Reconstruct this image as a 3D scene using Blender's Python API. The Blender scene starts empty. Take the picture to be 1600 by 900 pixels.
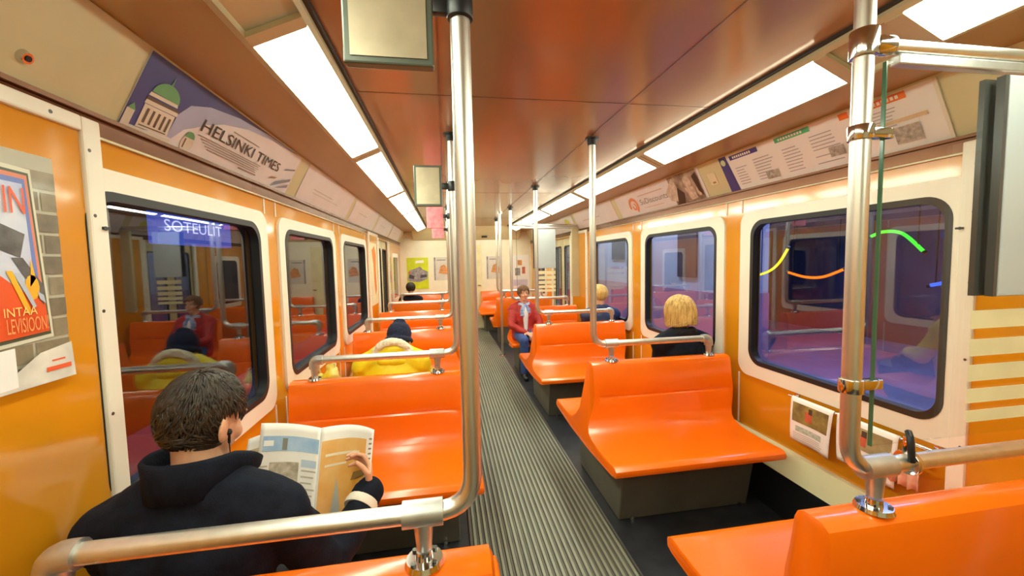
import bpy, bmesh, math, random
import numpy as np
from mathutils import Vector, Matrix, Euler
random.seed(7)
PI = math.pi
SC = bpy.context.scene
COL = SC.collection

# ------------------------------------------------------------------ camera
F_PX, YAW, PITCH, ROLL = 627.44, 0.1634, 0.068, 0.0205
CAM = Vector((-0.5074, 0.0, 1.57))
cy, sy, cp, sp = math.cos(YAW), math.sin(YAW), math.cos(PITCH), math.sin(PITCH)
fw = Vector((sy*cp, cy*cp, -sp)); rt = Vector((cy, -sy, 0)); dn = fw.cross(rt)
r2 = rt*math.cos(ROLL) + dn*math.sin(ROLL); d2 = -rt*math.sin(ROLL) + dn*math.cos(ROLL)
cam_data = bpy.data.cameras.new('camera'); cam = bpy.data.objects.new('camera', cam_data); COL.objects.link(cam)
m = Matrix((r2, -d2, -fw)).transposed().to_4x4(); m.translation = CAM
cam.matrix_world = m
cam_data.sensor_width = 36.0; cam_data.lens = F_PX/1600*36.0; cam_data.clip_start = 0.02; cam_data.clip_end = 200
SC.camera = cam

# ------------------------------------------------------------------ world, exposure, lamp strengths
LIGHT_STRENGTH = 22.5
LIGHT_COLOR = (0.94, 1.0, 0.78)
SC.view_settings.view_transform = 'Standard'
SC.view_settings.look = 'None'
SC.view_settings.gamma = 1.0
SC.view_settings.exposure = 0.0
try: SC.view_settings.use_curve_mapping = False
except Exception: pass
w = bpy.data.worlds.new('night'); SC.world = w; w.use_nodes = True
bg = w.node_tree.nodes['Background']; bg.inputs[0].default_value = (0.02, 0.03, 0.09, 1); bg.inputs[1].default_value = 0.6

def platform_fill_lamp(loc, energy, size=(6, 0.4), color=(0.45, 0.55, 1.0)):
    ld = bpy.data.lights.new('platform_fill_lamp', 'AREA'); ld.shape = 'RECTANGLE'; ld.size, ld.size_y = size
    ld.energy = energy; ld.color = color
    o = bpy.data.objects.new('platform_fill_lamp', ld); COL.objects.link(o); o.location = loc
    return o
platform_fill_lamp((3.6, 3.4, 3.3), 210)  # unseen lamp, added to turn the view through the right windows bluish
platform_fill_lamp((2.5, 8.0, 3.4), 260, (.4, 6), (0.75, 0.85, 1.0))  # second unseen lamp, added so the farther right windows look blue-grey

# ------------------------------------------------------------------ materials
def lin(c):
    if isinstance(c, str): c = tuple(int(c[i:i+2], 16)/255 for i in (0, 2, 4))
    return tuple(x/12.92 if x <= 0.04045 else ((x+0.055)/1.055)**2.4 for x in c)
_M = {}
def mat(name, color, rough=0.5, metal=0.0, coat=0.0, noise=0.05, nscale=6.0, bump=0.0, bscale=60.0, stretch=(1, 1, 1), emit=0.0, sss=0.0, ior=1.5, color2=None, nbias=0.5):
    if name in _M: return _M[name]
    M = bpy.data.materials.new(name); M.use_nodes = True; nt = M.node_tree; N = nt.nodes; L = nt.links
    b = N['Principled BSDF']; c = lin(color)
    tc = N.new('ShaderNodeTexCoord'); mp = N.new('ShaderNodeMapping'); mp.inputs['Scale'].default_value = stretch
    L.new(tc.outputs['Object'], mp.inputs[0])
    nz = N.new('ShaderNodeTexNoise'); nz.inputs['Scale'].default_value = nscale; nz.inputs['Detail'].default_value = 4
    L.new(mp.outputs[0], nz.inputs['Vector'])
    rp = N.new('ShaderNodeValToRGB')
    lo = lin(color2) if color2 else tuple(x*(1-noise*2) for x in c); hi = c if color2 else tuple(min(1, x*(1+noise*2)) for x in c)
    rp.color_ramp.elements[0].color = (*lo, 1); rp.color_ramp.elements[1].color = (*hi, 1)
    rp.color_ramp.elements[0].position = nbias-0.22; rp.color_ramp.elements[1].position = nbias+0.22
    L.new(nz.outputs['Fac'], rp.inputs[0]); L.new(rp.outputs[0], b.inputs['Base Color'])
    b.inputs['Roughness'].default_value = rough; b.inputs['Metallic'].default_value = metal
    b.inputs['Coat Weight'].default_value = coat; b.inputs['Coat Roughness'].default_value = 0.08; b.inputs['IOR'].default_value = ior
    if sss: b.inputs['Subsurface Weight'].default_value = sss; b.inputs['Subsurface Radius'].default_value = (0.01, 0.004, 0.002)
    if bump:
        n2 = N.new('ShaderNodeTexNoise'); n2.inputs['Scale'].default_value = bscale; n2.inputs['Detail'].default_value = 3
        L.new(mp.outputs[0], n2.inputs['Vector'])
        bp = N.new('ShaderNodeBump'); bp.inputs['Strength'].default_value = bump; bp.inputs['Distance'].default_value = 0.01
        L.new(n2.outputs['Fac'], bp.inputs['Height']); L.new(bp.outputs[0], b.inputs['Normal'])
    if emit:
        b.inputs['Emission Color'].default_value = (*c, 1); b.inputs['Emission Strength'].default_value = emit
    _M[name] = M
    return M
def emitter(name, color, strength):
    M = bpy.data.materials.new(name); M.use_nodes = True; nt = M.node_tree
    nt.nodes.remove(nt.nodes['Principled BSDF'])
    e = nt.nodes.new('ShaderNodeEmission'); e.inputs[0].default_value = (*color, 1); e.inputs[1].default_value = strength
    nt.links.new(e.outputs[0], nt.nodes['Material Output'].inputs[0]); _M[name] = M
    return M
def glass_mat(name, tint, ior, rough=0.0):
    M = bpy.data.materials.new(name); M.use_nodes = True; nt = M.node_tree; N = nt.nodes
    N.remove(N['Principled BSDF'])
    t = N.new('ShaderNodeBsdfTransparent'); t.inputs[0].default_value = (*tint, 1)
    g = N.new('ShaderNodeBsdfGlossy'); g.inputs['Roughness'].default_value = rough
    fr = N.new('ShaderNodeFresnel')
    ge = N.new('ShaderNodeNewGeometry'); mr = N.new('ShaderNodeMapRange')          # same reflectance from both faces of the sheet
    mr.inputs['To Min'].default_value = ior; mr.inputs['To Max'].default_value = 1/ior
    nt.links.new(ge.outputs['Backfacing'], mr.inputs['Value']); nt.links.new(mr.outputs[0], fr.inputs['IOR'])
    mx = N.new('ShaderNodeMixShader')
    nt.links.new(fr.outputs[0], mx.inputs[0]); nt.links.new(t.outputs[0], mx.inputs[1]); nt.links.new(g.outputs[0], mx.inputs[2])
    nt.links.new(mx.outputs[0], N['Material Output'].inputs[0]); _M[name] = M
    return M

ORANGE = mat('orange_fibreglass', 'ff7209', rough=0.24, coat=0.3, noise=0.03, nscale=3, bump=0.04, bscale=9)
WALLY = mat('amber_laminate', 'da9018', rough=0.12, coat=0.6, noise=0.02, nscale=2, bump=0.03, bscale=3)
CREAM = mat('cream_panel', 'ddd6ac', rough=0.38, noise=0.02)
WHITE = mat('offwhite_frame', 'eee6d6', rough=0.4, noise=0.015)
RUBBER = mat('black_rubber', '17181c', rough=0.5, noise=0.1)
CEIL = mat('copper_laminate', 'ab8058', rough=0.18, metal=0.25, noise=0.05, nscale=3, stretch=(1, .25, 1))
SOFFIT = mat('bronze_soffit', 'b8935e', rough=0.3, metal=0.3, noise=0.04, nscale=3, stretch=(1, .2, 1))
BROWNTRIM = mat('brown_gloss_trim', '7a4a2a', rough=0.22, metal=0.4, noise=0.05)
BEZEL = mat('light_bezel', 'c9bd98', rough=0.4, metal=0.2, noise=0.03)
DARKG = mat('dark_gap', '2a241c', rough=0.6)
STEEL = mat('brushed_steel', 'e2e0d8', rough=0.36, metal=1.0, noise=0.03, nscale=40, stretch=(1, 1, .03))
CAST = mat('cast_aluminium', 'c9c9c6', rough=0.4, metal=0.9, noise=0.05, nscale=30)
CHROME = mat('chrome', 'd9d9d6', rough=0.12, metal=1.0, noise=0.02)
BLACKP = mat('black_plastic', '15171c', rough=0.4, noise=0.1)
GREYF = mat('grey_green_frame', '5d6459', rough=0.35, metal=0.3)
SATIN = mat('satin_beige_plate', 'c4b79c', rough=0.3, metal=0.55, noise=0.06, nscale=14)
GREYP = mat('grey_panel', 'b6bec2', rough=0.35, noise=0.02)
FLOORD = mat('dark_floor', '2b2d33', rough=0.42, noise=0.22, nscale=9, bump=0.05, bscale=200)
PLINTH = mat('grey_plinth', '5a574c', rough=0.4, noise=0.08, nscale=5)
RIBG = mat('grey_rib_mat', '9a9a86', rough=0.5, noise=0.1, nscale=2.2, color2='85857a', stretch=(1.6, .5, 1))
RIBD = mat('dark_rib_groove', '5c5c52', rough=0.6, noise=0.1)
GLASS = glass_mat('window_glass', (0.80, 0.82, 0.88), 2.0)
CLEARG = glass_mat('clear_partition_glass', (0.97, 0.985, 0.975), 1.25)
GREENEDGE = mat('green_glass_edge', '3c6a50', rough=0.15, noise=0.05)
LAMP = emitter('lamp_diffuser', LIGHT_COLOR, LIGHT_STRENGTH)
SKIN = mat('skin', 'e2a986', rough=0.5, noise=0.05, nscale=20, sss=0.12)

# ------------------------------------------------------------------ mesh helpers
class MB:
    def __init__(s): s.bm = bmesh.new()
    def box(s, lo, hi, mi=0):
        vs = [s.bm.verts.new((x, y, z)) for x in (lo[0], hi[0]) for y in (lo[1], hi[1]) for z in (lo[2], hi[2])]
        for f in ((0, 1, 3, 2), (4, 6, 7, 5), (0, 4, 5, 1), (2, 3, 7, 6), (0, 2, 6, 4), (1, 5, 7, 3)):
            fc = s.bm.faces.new([vs[i] for i in f]); fc.material_index = mi
        return s
    def prism(s, pts, a, b, mi=0):
        """closed outline pts extruded from vector a to vector b (both added to each 3D point)"""
        va = [s.bm.verts.new(Vector(p)+Vector(a)) for p in pts]; vb = [s.bm.verts.new(Vector(p)+Vector(b)) for p in pts]
        n = len(pts)
        f = s.bm.faces.new(va); f.material_index = mi
        f = s.bm.faces.new(vb[::-1]); f.material_index = mi
        for i in range(n):
            f = s.bm.faces.new((va[i], vb[i], vb[(i+1) % n], va[(i+1) % n])); f.material_index = mi
        return s
    def face(s, pts, mi=0):
        f = s.bm.faces.new([s.bm.verts.new(p) for p in pts]); f.material_index = mi; return s
    def tube(s, pts, r, n=14, cap=True, radii=None):
        pts = [Vector(p) for p in pts]; rings = []
        up = None
        for i, p in enumerate(pts):
            t = (pts[min(i+1, len(pts)-1)]-pts[max(i-1, 0)]).normalized()
            if up is None:
                up = Vector((0, 0, 1)) if abs(t.z) < 0.9 else Vector((0, 1, 0))
            u = (up-t*up.dot(t))
            if u.length < 1e-4: u = t.orthogonal()
            u.normalize(); v = t.cross(u); up = u
            rr = radii[i] if radii else r
            rings.append([s.bm.verts.new(p+(u*math.cos(2*PI*k/n)+v*math.sin(2*PI*k/n))*rr) for k in range(n)])
        for a, b in zip(rings, rings[1:]):
            for k in range(n):
                s.bm.faces.new((a[k], a[(k+1) % n], b[(k+1) % n], b[k]))
        if cap:
            s.bm.faces.new(rings[0][::-1]); s.bm.faces.new(rings[-1])
        return s
    def cyl(s, a, b, r, r2=None, n=20):
        return s.tube([a, b], r, n, radii=[r, r if r2 is None else r2])
    def ell(s, c, r, rot=None, nu=20, nv=12):
        M = Matrix.Translation(Vector(c)) @ (rot.to_4x4() if rot else Matrix.Identity(4)) @ Matrix.Diagonal((r[0], r[1], r[2], 1))
        bmesh.ops.create_uvsphere(s.bm, u_segments=nu, v_segments=nv, radius=1, matrix=M); return s
    def cap(s, a, b, ra, rb, n=14):
        """tapered capsule from a to b"""
        a, b = Vector(a), Vector(b); t = (b-a); L = t.length or 1e-6; t = t/L
        pts, rad = [], []
        for k in range(5):
            an = PI/2*(1-k/5); pts.append(a-t*ra*math.sin(an)); rad.append(max(1e-4, ra*math.cos(an)))
        pts += [a, a+t*L*.5]; rad += [ra, (ra+rb)/2]
        for k in range(0, 6):
            an = PI/2*k/5; pts.append(b+t*rb*math.sin(an)); rad.append(max(1e-4, rb*math.cos(an)))
        return s.tube(pts, 0, n, radii=rad)
    def rings(s, rows, n=24):
        """stack of horizontal elliptic rings (cx, cy, cz, rx, ry)"""
        R = []
        for (x, y, z, rx, ry) in rows:
            R.append([s.bm.verts.new((x+rx*math.cos(2*PI*k/n), y+ry*math.sin(2*PI*k/n), z)) for k in range(n)])
        for a, b in zip(R, R[1:]):
            for k in range(n): s.bm.faces.new((a[k], a[(k+1) % n], b[(k+1) % n], b[k]))
        s.bm.faces.new(R[0][::-1]); s.bm.faces.new(R[-1])
        return s
    def xform(s, M):
        bmesh.ops.transform(s.bm, matrix=M, verts=s.bm.verts); return s
    def build(s, name, mats, parent=None, smooth=False, bevel=0.0, seg=2, angle=40, normals=True, loc=None):
        if normals: bmesh.ops.recalc_face_normals(s.bm, faces=s.bm.faces)
        if bevel:
            es = [e for e in s.bm.edges if len(e.link_faces) == 2 and e.calc_face_angle(0) > math.radians(angle)]
            bmesh.ops.bevel(s.bm, geom=es, offset=bevel, segments=seg, profile=0.5, affect='EDGES', clamp_overlap=True)
        me = bpy.data.meshes.new(name); s.bm.to_mesh(me); s.bm.free()
        return link_mesh(name, me, mats, parent, smooth, loc)
def link_mesh(name, me, mats, parent=None, smooth=False, loc=None):
    for x in (mats if isinstance(mats, (list, tuple)) else [mats]): me.materials.append(x)
    if smooth:
        me.polygons.foreach_set('use_smooth', [True]*len(me.polygons))
        if smooth != 'all':
            try: me.set_sharp_from_angle(angle=math.radians(38))
            except Exception: pass
    o = bpy.data.objects.new(name, me); COL.objects.link(o)
    if parent is not None: o.parent = parent
    if loc is not None: o.location = loc
    return o
def thing(name, label, cat, loc=(0, 0, 0), rotz=0.0, group=None):
    o = bpy.data.objects.new(name, None); COL.objects.link(o); o.empty_display_size = 0.1
    o.location = loc; o.rotation_euler = (0, 0, rotz); return tag(o, label, cat, group)
def tag(o, label, cat, group=None):
    o['label'] = label; o['category'] = cat
    if group: o['group'] = group
    return o
def struct(o): o['kind'] = 'structure'; return o
def dup(root, loc, rotz, label, group=None):
    r = root.copy(); COL.objects.link(r); r.location = loc; r.rotation_euler = (0, 0, rotz); r['label'] = label
    if group: r['group'] = group
    for ch in list(root.children):
        c = ch.copy(); COL.objects.link(c); c.parent = r
        for g in list(ch.children):
            d = g.copy(); COL.objects.link(d); d.parent = c
    return r
def bend(a, corner, b, r, n=8):
    """polyline a - rounded corner - b"""
    a, c, b = Vector(a), Vector(corner), Vector(b); u = (a-c).normalized(); v = (b-c).normalized()
    out = [a]
    for k in range(n+1):
        t = k/n; p = c+u*r*(1-t)**2+v*r*t**2
        out.append(p)
    return out+[b]
def rrect(y0, y1, z0, z1, r, n=8):
    P = []
    for (cy_, cz_, a0) in ((y1-r, z1-r, 0), (y0+r, z1-r, 90), (y0+r, z0+r, 180), (y1-r, z0+r, 270)):
        for k in range(n+1):
            a = math.radians(a0+90*k/n); P.append((cy_+r*math.cos(a), cz_+r*math.sin(a)))
    return P
def ring_plate(mb, outer, inner, x0, x1):
    """flat frame between two outlines with equal point counts, from x0 to x1 thick"""
    n = len(outer); V = {}
    for nm, pl in (('o', outer), ('i', inner)):
        for nx, x in (('0', x0), ('1', x1)):
            V[nm+nx] = [mb.bm.verts.new((x, p[0], p[1])) for p in pl]
    for k in range(n):
        j = (k+1) % n
        mb.bm.faces.new((V['o0'][k], V['o0'][j], V['i0'][j], V['i0'][k]))
        mb.bm.faces.new((V['o1'][k], V['i1'][k], V['i1'][j], V['o1'][j]))
        mb.bm.faces.new((V['o0'][k], V['o1'][k], V['o1'][j], V['o0'][j]))
        mb.bm.faces.new((V['i0'][k], V['i0'][j], V['i1'][j], V['i1'][k]))

def text_mesh(s):
    cu = bpy.data.curves.new('t', 'FONT'); cu.body = s; cu.size = 1.0; cu.resolution_u = 3
    ob = bpy.data.objects.new('t', cu); COL.objects.link(ob)
    dg = bpy.context.evaluated_depsgraph_get(); dg.update()
    me = bpy.data.meshes.new_from_object(ob.evaluated_get(dg))
    bpy.data.objects.remove(ob); bpy.data.curves.remove(cu)
    return me
class Sheet:
    """a flat printed sheet: point (u, v) in metres on a plane, decals lifted off it a hair"""
    def __init__(s, o, U, V, fn=None):
        s.o, s.U, s.V = Vector(o), Vector(U).normalized(), Vector(V).normalized(); s.N = s.U.cross(s.V).normalized(); s.fn = fn; s.k = 1
    def p(s, u, v, l=0.0):
        if s.fn: return s.fn(u, v, l)
        return s.o+s.U*u+s.V*v+s.N*l
    def base(s, name, w, h, m, parent, t=0.003):
        return MB().prism([s.p(0, 0), s.p(w, 0), s.p(w, h), s.p(0, h)], (0, 0, 0), -s.N*t).build(name, m, parent)
    def lift(s): s.k += 1; return 0.0006*s.k
    def polys(s, name, polys, m, parent, step=None):
        mb = MB(); l = s.lift()
        for P in polys: mb.face([s.p(u, v, l) for u, v in P])
        return mb.build(name, m, parent, normals=False)
    def rects(s, name, R, m, parent, cut=1):
        mb = MB(); l = s.lift()
        for (u0, v0, u1, v1) in R:
            for i in range(cut):
                a, b = u0+(u1-u0)*i/cut, u0+(u1-u0)*(i+1)/cut
                mb.face([s.p(a, v0, l), s.p(b, v0, l), s.p(b, v1, l), s.p(a, v1, l)])
        return mb.build(name, m, parent, normals=False)
    def text(s, name, st, u0, v0, w, h, m, parent, slant=0.0):
        me = text_mesh(st); l = s.lift()
        xs = [v.co.x for v in me.vertices]; ys = [v.co.y for v in me.vertices]
        x0, x1, y0, y1 = min(xs), max(xs), min(ys), max(ys)
        for v in me.vertices:
            a = (v.co.x-x0)/(x1-x0); b = (v.co.y-y0)/(y1-y0)
            v.co = s.p(u0+a*w+slant*b*h, v0+b*h, l)
        return link_mesh(name, me, m, parent)
def circle(cu, cv, ru, rv, a0=0, a1=360, n=24):
    return [(cu+ru*math.cos(math.radians(a0+(a1-a0)*k/n)), cv+rv*math.sin(math.radians(a0+(a1-a0)*k/n))) for k in range(n if a1-a0 == 360 else n+1)]
# ================================================================== THE CAR BODY
YB, YE = -2.6, 9.3                      # rear and far ends of the car
ROWS = [0.90, 2.52, 4.18, 5.83, 7.45]   # seat back positions
WIN = [(1.31, 2.36), (2.72, 3.78), (4.18, 5.24)]
struct(MB().box((-1.6, YB, -0.06), (1.6, YE+.1, 0.0)).build('floor', FLOORD))
# ribbed aisle runner
mb = MB(); x0, x1, pitch = -0.405, 0.395, 0.032; n = round((x1-x0)/pitch)
for i in range(n):
    a = x0+i*pitch; prof = [(a, .001), (a+.006, .001), (a+.010, .009), (a+.024, .009), (a+.028, .001), (a+pitch, .001)]
    for k, (p, q) in enumerate(zip(prof, prof[1:])):
        mb.face([(p[0], YB, p[1]), (q[0], YB, q[1]), (q[0], YE, q[1]), (p[0], YE, p[1])], 0 if k == 2 else 1)
o = mb.build('floor_aisle_runner', [RIBG, RIBD], normals=False); struct(o)
struct(MB().box((x1, YB, 0), (x1+.012, YE, .011)).box((x0-.012, YB, 0), (x0, YE, .011)).build('trim_1', mat('steel_edge', '8d8c86', rough=.35, metal=.8)))

def wall(name, s):
    mb = MB(); X0, X1 = s*1.5, s*1.56
    lo, hi = min(X0, X1), max(X0, X1)
    B = lambda y0, y1, z0, z1: mb.box((lo, y0, z0), (hi, y1, z1))
    B(YB, 5.45, 0, .80); B(0.9, 5.45, 1.84, 2.02); B(YB, .9, .80, 2.02)
    ys = [.9]+[v for a, b in WIN for v in (a-.01, b+.01)]+[5.45]
    for a, b in zip(ys[0::2], ys[1::2]): B(a, b, .80, 1.84)
    # beyond the saloon: pocket panel, door gap, far panel
    B(5.45, 6.2, 0, 2.02); B(7.32, YE, 0, 2.02); B(6.2, 7.32, 1.93, 2.02)
    return struct(mb.build(name, WALLY))
wall('wall_left', -1); wall('wall_right', 1)
struct(MB().box((-1.56, YE, 0), (1.56, YE+.06, 2.4)).build('wall_end', mat('cream_end_wall', 'f6efd6', rough=.35, coat=.2, noise=.02)))
struct(MB().box((-1.56, YB-.06, 0), (1.56, YB, 2.4)).build('wall_rear', CREAM))
# sloped header over the far end wall
struct(MB().prism([(-1.2, YE-.45, 2.343), (-1.2, YE-.002, 2.343), (-1.2, YE-.002, 2.06)], (0, 0, 0), (2.4, 0, 0)).build('trim_2', CREAM))
# ceiling
struct(MB().box((-.875, YB, 2.344), (.875, YE, 2.40)).build('ceiling', CEIL))
mb = MB()
for x in (-.51, .425): mb.box((x-.004, YB, 2.3425), (x+.004, YE, 2.3438))
for y in (1.95, 4.6, 7.25): mb.box((-.87, y-.003, 2.3425), (.87, y+.003, 2.3438))
struct(mb.build('ceiling_seam_strips', mat('ceiling_seam', '7d5535', rough=.3, metal=.4)))
for s, nm in ((-1, 'left'), (1, 'right')):
    X = lambda x: s*x
    mb = MB()
    mb.prism([(X(1.085), 0, 2.258), (X(1.40), 0, 2.252), (X(1.40), 0, 2.30), (X(1.085), 0, 2.30)], (0, YB, 0), (0, YE, 0))
    struct(mb.build('ceiling_soffit_'+nm, SOFFIT))
    struct(MB().box((min(X(.875), X(.893)), YB, 2.335), (max(X(.875), X(.893)), YE, 2.36)).build('trim_3' if s < 0 else 'trim_4', DARKG))
    # light trough carrier, light to dark bezel edges
    mb = MB()
    mb.prism([(X(.893), 0, 2.322), (X(.905), 0, 2.308), (X(.905), 0, 2.345), (X(.893), 0, 2.345)], (0, YB, 0), (0, YE, 0))
    mb.prism([(X(1.063), 0, 2.234), (X(1.085), 0, 2.236), (X(1.085), 0, 2.275), (X(1.063), 0, 2.275)], (0, YB, 0), (0, YE, 0))
    mb.prism([(X(.905), 0, 2.325), (X(1.063), 0, 2.255), (X(1.063), 0, 2.29), (X(.905), 0, 2.36)], (0, YB, 0), (0, YE, 0))
    struct(mb.build('trim_5' if s < 0 else 'trim_6', BEZEL))
    # slanted cove panel
    mb = MB()
    mb.prism([(X(1.378), 0, 2.2515), (X(1.498), 0, 2.0165), (X(1.53), 0, 2.03), (X(1.41), 0, 2.27)], (0, YB, 0), (0, YE, 0))
    struct(mb.build('wall_cove_'+nm, CREAM))
    struct(MB().box((min(X(1.478), X(1.499)), YB, 2.004), (max(X(1.478), X(1.499)), YE, 2.0165)).build('trim_7' if s < 0 else 'trim_8', BROWNTRIM))
    struct(MB().box((min(X(1.492), X(1.4995)), YB, 1.955), (max(X(1.492), X(1.4995)), YE, 2.003)).build('trim_9' if s < 0 else 'trim_10', BROWNTRIM))
    struct(MB().box((min(X(1.488), X(1.4995)), YB, 1.947), (max(X(1.488), X(1.4995)), YE, 1.954)).build('trim_11' if s < 0 else 'trim_12', BEZEL))
    # heater skirting along the floor
    mb = MB()
    mb.prism([(X(1.499), 0, .405), (X(1.47), 0, .40), (X(1.425), 0, .27), (X(1.499), 0, .27)], (0, 1.0, 0), (0, 5.7, 0))
    struct(mb.build('baseboard_'+nm, CREAM))
    struct(MB().box((min(X(1.44), X(1.499)), 1.0, 0), (max(X(1.44), X(1.499)), 5.7, .268)).build('baseboard_lower_'+nm, mat('black_heater', '1b1c20', rough=.5)))
    # narrow joint strips on the piers
    mb = MB()
    for a in (2.462, 2.612, 3.885, 4.07):
        mb.box((min(X(1.496), X(1.4995)), a, 1.86), (max(X(1.496), X(1.4995)), a+.012, 1.946))
        mb.box((min(X(1.496), X(1.4995)), a, .41), (max(X(1.496), X(1.4995)), a+.012, .765))
    struct(mb.build('trim_13' if s < 0 else 'trim_14', WHITE))
    # windows
    for i, (a, b) in enumerate(WIN):
        root = bpy.data.objects.new('window_%d' % (i+1+(3 if s > 0 else 0)), None); COL.objects.link(root); struct(root)
        root.location = (X(1.5), (a+b)/2, 1.3)
        def place(mbx, nm_, m_): return mbx.xform(Matrix.Translation(-root.location)).build(nm_, m_, root, smooth=True)
        mb = MB(); ring_plate(mb, rrect(a-.095, b+.105, .768, 1.865, .085), rrect(a-.012, b+.012, .852, 1.80, .10), X(1.486), X(1.515)); place(mb, 'window_frame', WHITE)
        mb = MB(); ring_plate(mb, rrect(a-.012, b+.012, .852, 1.80, .10), rrect(a+.014, b-.014, .88, 1.772, .085), X(1.484), X(1.53)); place(mb, 'rubber_seal', RUBBER)
        ol = rrect(a+.012, b-.012, .878, 1.774, .085)
        mb = MB().prism([(X(1.522), p[0], p[1]) for p in ol], (0, 0, 0), (X(.006), 0, 0)); place(mb, 'window_pane', GLASS)

# vestibule pocket panels with white frames, near and far, both sides
def pocket(name, s, y0, y1, m=WALLY):
    """flat amber panel held in a screwed white frame on the wall beside a door"""
    root = bpy.data.objects.new(name, None); COL.objects.link(root); struct(root); root.location = (s*1.5, (y0+y1)/2, 1)
    T = Matrix.Translation(-root.location); X = lambda x: s*x
    bx = lambda mb, xa, xb, ya, yb_, za, zb: mb.box((min(X(xa), X(xb)), ya, za), (max(X(xa), X(xb)), yb_, zb))
    mb = MB()
    for (ya, yb_, za, zb) in ((y1-.06, y1, .02, 1.99), (y0, y0+.06, .02, 1.99), (y0+.06, y1-.06, 1.948, 1.99)): bx(mb, 1.474, 1.4995, ya, yb_, za, zb)
    mb.xform(T).build('panel_frame', WHITE, root, bevel=.006)
    mb = MB(); bx(mb, 1.4855, 1.4995, y0+.06, y1-.06, .02, 1.948); mb.xform(T).build('panel_board', m, root)
    mb = MB()
    for z in (.35, .8, 1.15, 1.45, 1.72, 1.9):
        for y in (y1-.045, y0+.03): mb.cyl((X(1.473), y, z), (X(1.476), y, z), .005, n=10)
    for y in np.linspace(y0+.15, y1-.15, 4): mb.cyl((X(1.473), y, 1.968), (X(1.476), y, 1.968), .005, n=10)
    mb.xform(T).build('screw_heads', mat('dull_screw', '5b5750', rough=.4, metal=.8), root)
    return root
pocket('wall_panel_left', -1, .42, 1.362); pocket('wall_panel_right', 1, .42, 1.275)
pocket('wall_panel_far_left', -1, 5.46, 6.2); pocket('wall_panel_far_right', 1, 5.46, 6.2)

# sliding doors of the far vestibule
def sliding_door(name, s):
    root = bpy.data.objects.new(name, None); COL.objects.link(root); struct(root); root.location = (s*1.54, 6.76, 1)
    T = Matrix.Translation(-root.location); X = lambda x: s*x
    for (a, b) in ((6.205, 6.755), (6.765, 7.315)):
        mb = MB(); n = 6
        ring_plate(mb, rrect(a, b, .01, 1.928, .005, n), rrect(a+.09, b-.09, .72, 1.80, .05, n), X(1.52), X(1.555)); mb.xform(T).build('door_leaf', mat('door_cream', 'cfbf95', rough=.35), root)
        mb = MB(); ring_plate(mb, rrect(a+.085, b-.085, .715, 1.805, .05, n), rrect(a+.105, b-.105, .735, 1.785, .04, n), X(1.512), X(1.53)); mb.xform(T).build('rubber_seal', RUBBER, root)
        mb = MB().prism([(X(1.535), p[0], p[1]) for p in rrect(a+.088, b-.088, .718, 1.802, .05, n)], (0, 0, 0), (X(.006), 0, 0)); mb.xform(T).build('window_pane', GLASS, root)
    mb = MB()
    for y in (6.2, 7.32): mb.box((min(X(1.47), X(1.5)), y-.03, 0), (max(X(1.47), X(1.5)), y+.03, 1.95))
    mb.xform(T).build('door_jamb', WHITE, root)
sliding_door('door_1', -1); sliding_door('door_2', 1)
# small far windows beyond the doors, and a cab door in the end wall
for s, k in ((-1, 7), (1, 8)):
    root = bpy.data.objects.new('window_%d' % k, None); COL.objects.link(root); struct(root); root.location = (s*1.5, 8.3, 1.3)
    T = Matrix.Translation(-root.location); X = lambda x: s*x
    mb = MB(); ring_plate(mb, rrect(7.85, 8.75, .80, 1.76, .08), rrect(7.93, 8.67, .88, 1.68, .08), X(1.482), X(1.4995)); mb.xform(T).build('window_frame', WHITE, root)
    mb = MB().prism([(X(1.49), p[0], p[1]) for p in rrect(7.93, 8.67, .88, 1.68, .08)], (0, 0, 0), (X(.006), 0, 0)); mb.xform(T).build('window_pane', mat('dark_window', '15161b', rough=.05), root)
root = bpy.data.objects.new('door_3', None); COL.objects.link(root); struct(root); root.location = (-.02, YE, 0)
MB().box((-.02, -.018, .02), (.34, -.001, 1.95)).build('door_leaf', mat('cab_door_cream', 'f0e4b4', rough=.3), root, bevel=.004)
MB().cyl((.30, -.02, 1.02), (.30, -.05, 1.02), .012).box((.24, -.06, 1.01), (.31, -.048, 1.03)).build('door_handle', CHROME, root)

# ------------------------------------------------------------------ light strips
LY = [(-1.65, -.28), (-.15, 1.07), (1.38, 2.70), (2.82, 4.26), (4.38, 5.78), (5.90, 7.30), (7.42, 8.80)]
names_l = ['behind the nearest row', 'over the near doorway', 'over the man with the newspaper', 'over the bench with the yellow jacket', 'past the third window', 'over the far doorway', 'nearest the end wall']
names_r = ['behind the nearest row', 'above the glass partition', 'above the route notice advert', 'above the second side window', 'before the far grey panel', 'over the far doorway', 'nearest the end wall']
for s in (-1, 1):
    for i, (a, b) in enumerate(LY):
        t = thing('ceiling_light', 'glowing white ceiling light panel in the %s strip, %s' % ('left' if s < 0 else 'right', (names_l if s < 0 else names_r)[i]), 'ceiling light', (s*.984, (a+b)/2, 2.27), 0, 'fluorescent ceiling light panels')
        h = (b-a)/2
        P = [(-.077*s, 0, .034), (.077*s, 0, -.035), (.077*s, 0, -.025), (-.077*s, 0, .044)]
        MB().prism(P, (0, -h, 0), (0, h, 0)).build('diffuser', LAMP, t)
        for y in (-h-.055, h+.002):
            MB().prism([(-.079*s, 0, .033), (.079*s, 0, -.037), (.079*s, 0, -.02), (-.079*s, 0, .05)], (0, y, 0), (0, y+.053, 0)).build('end_plate', BEZEL, t)

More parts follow.
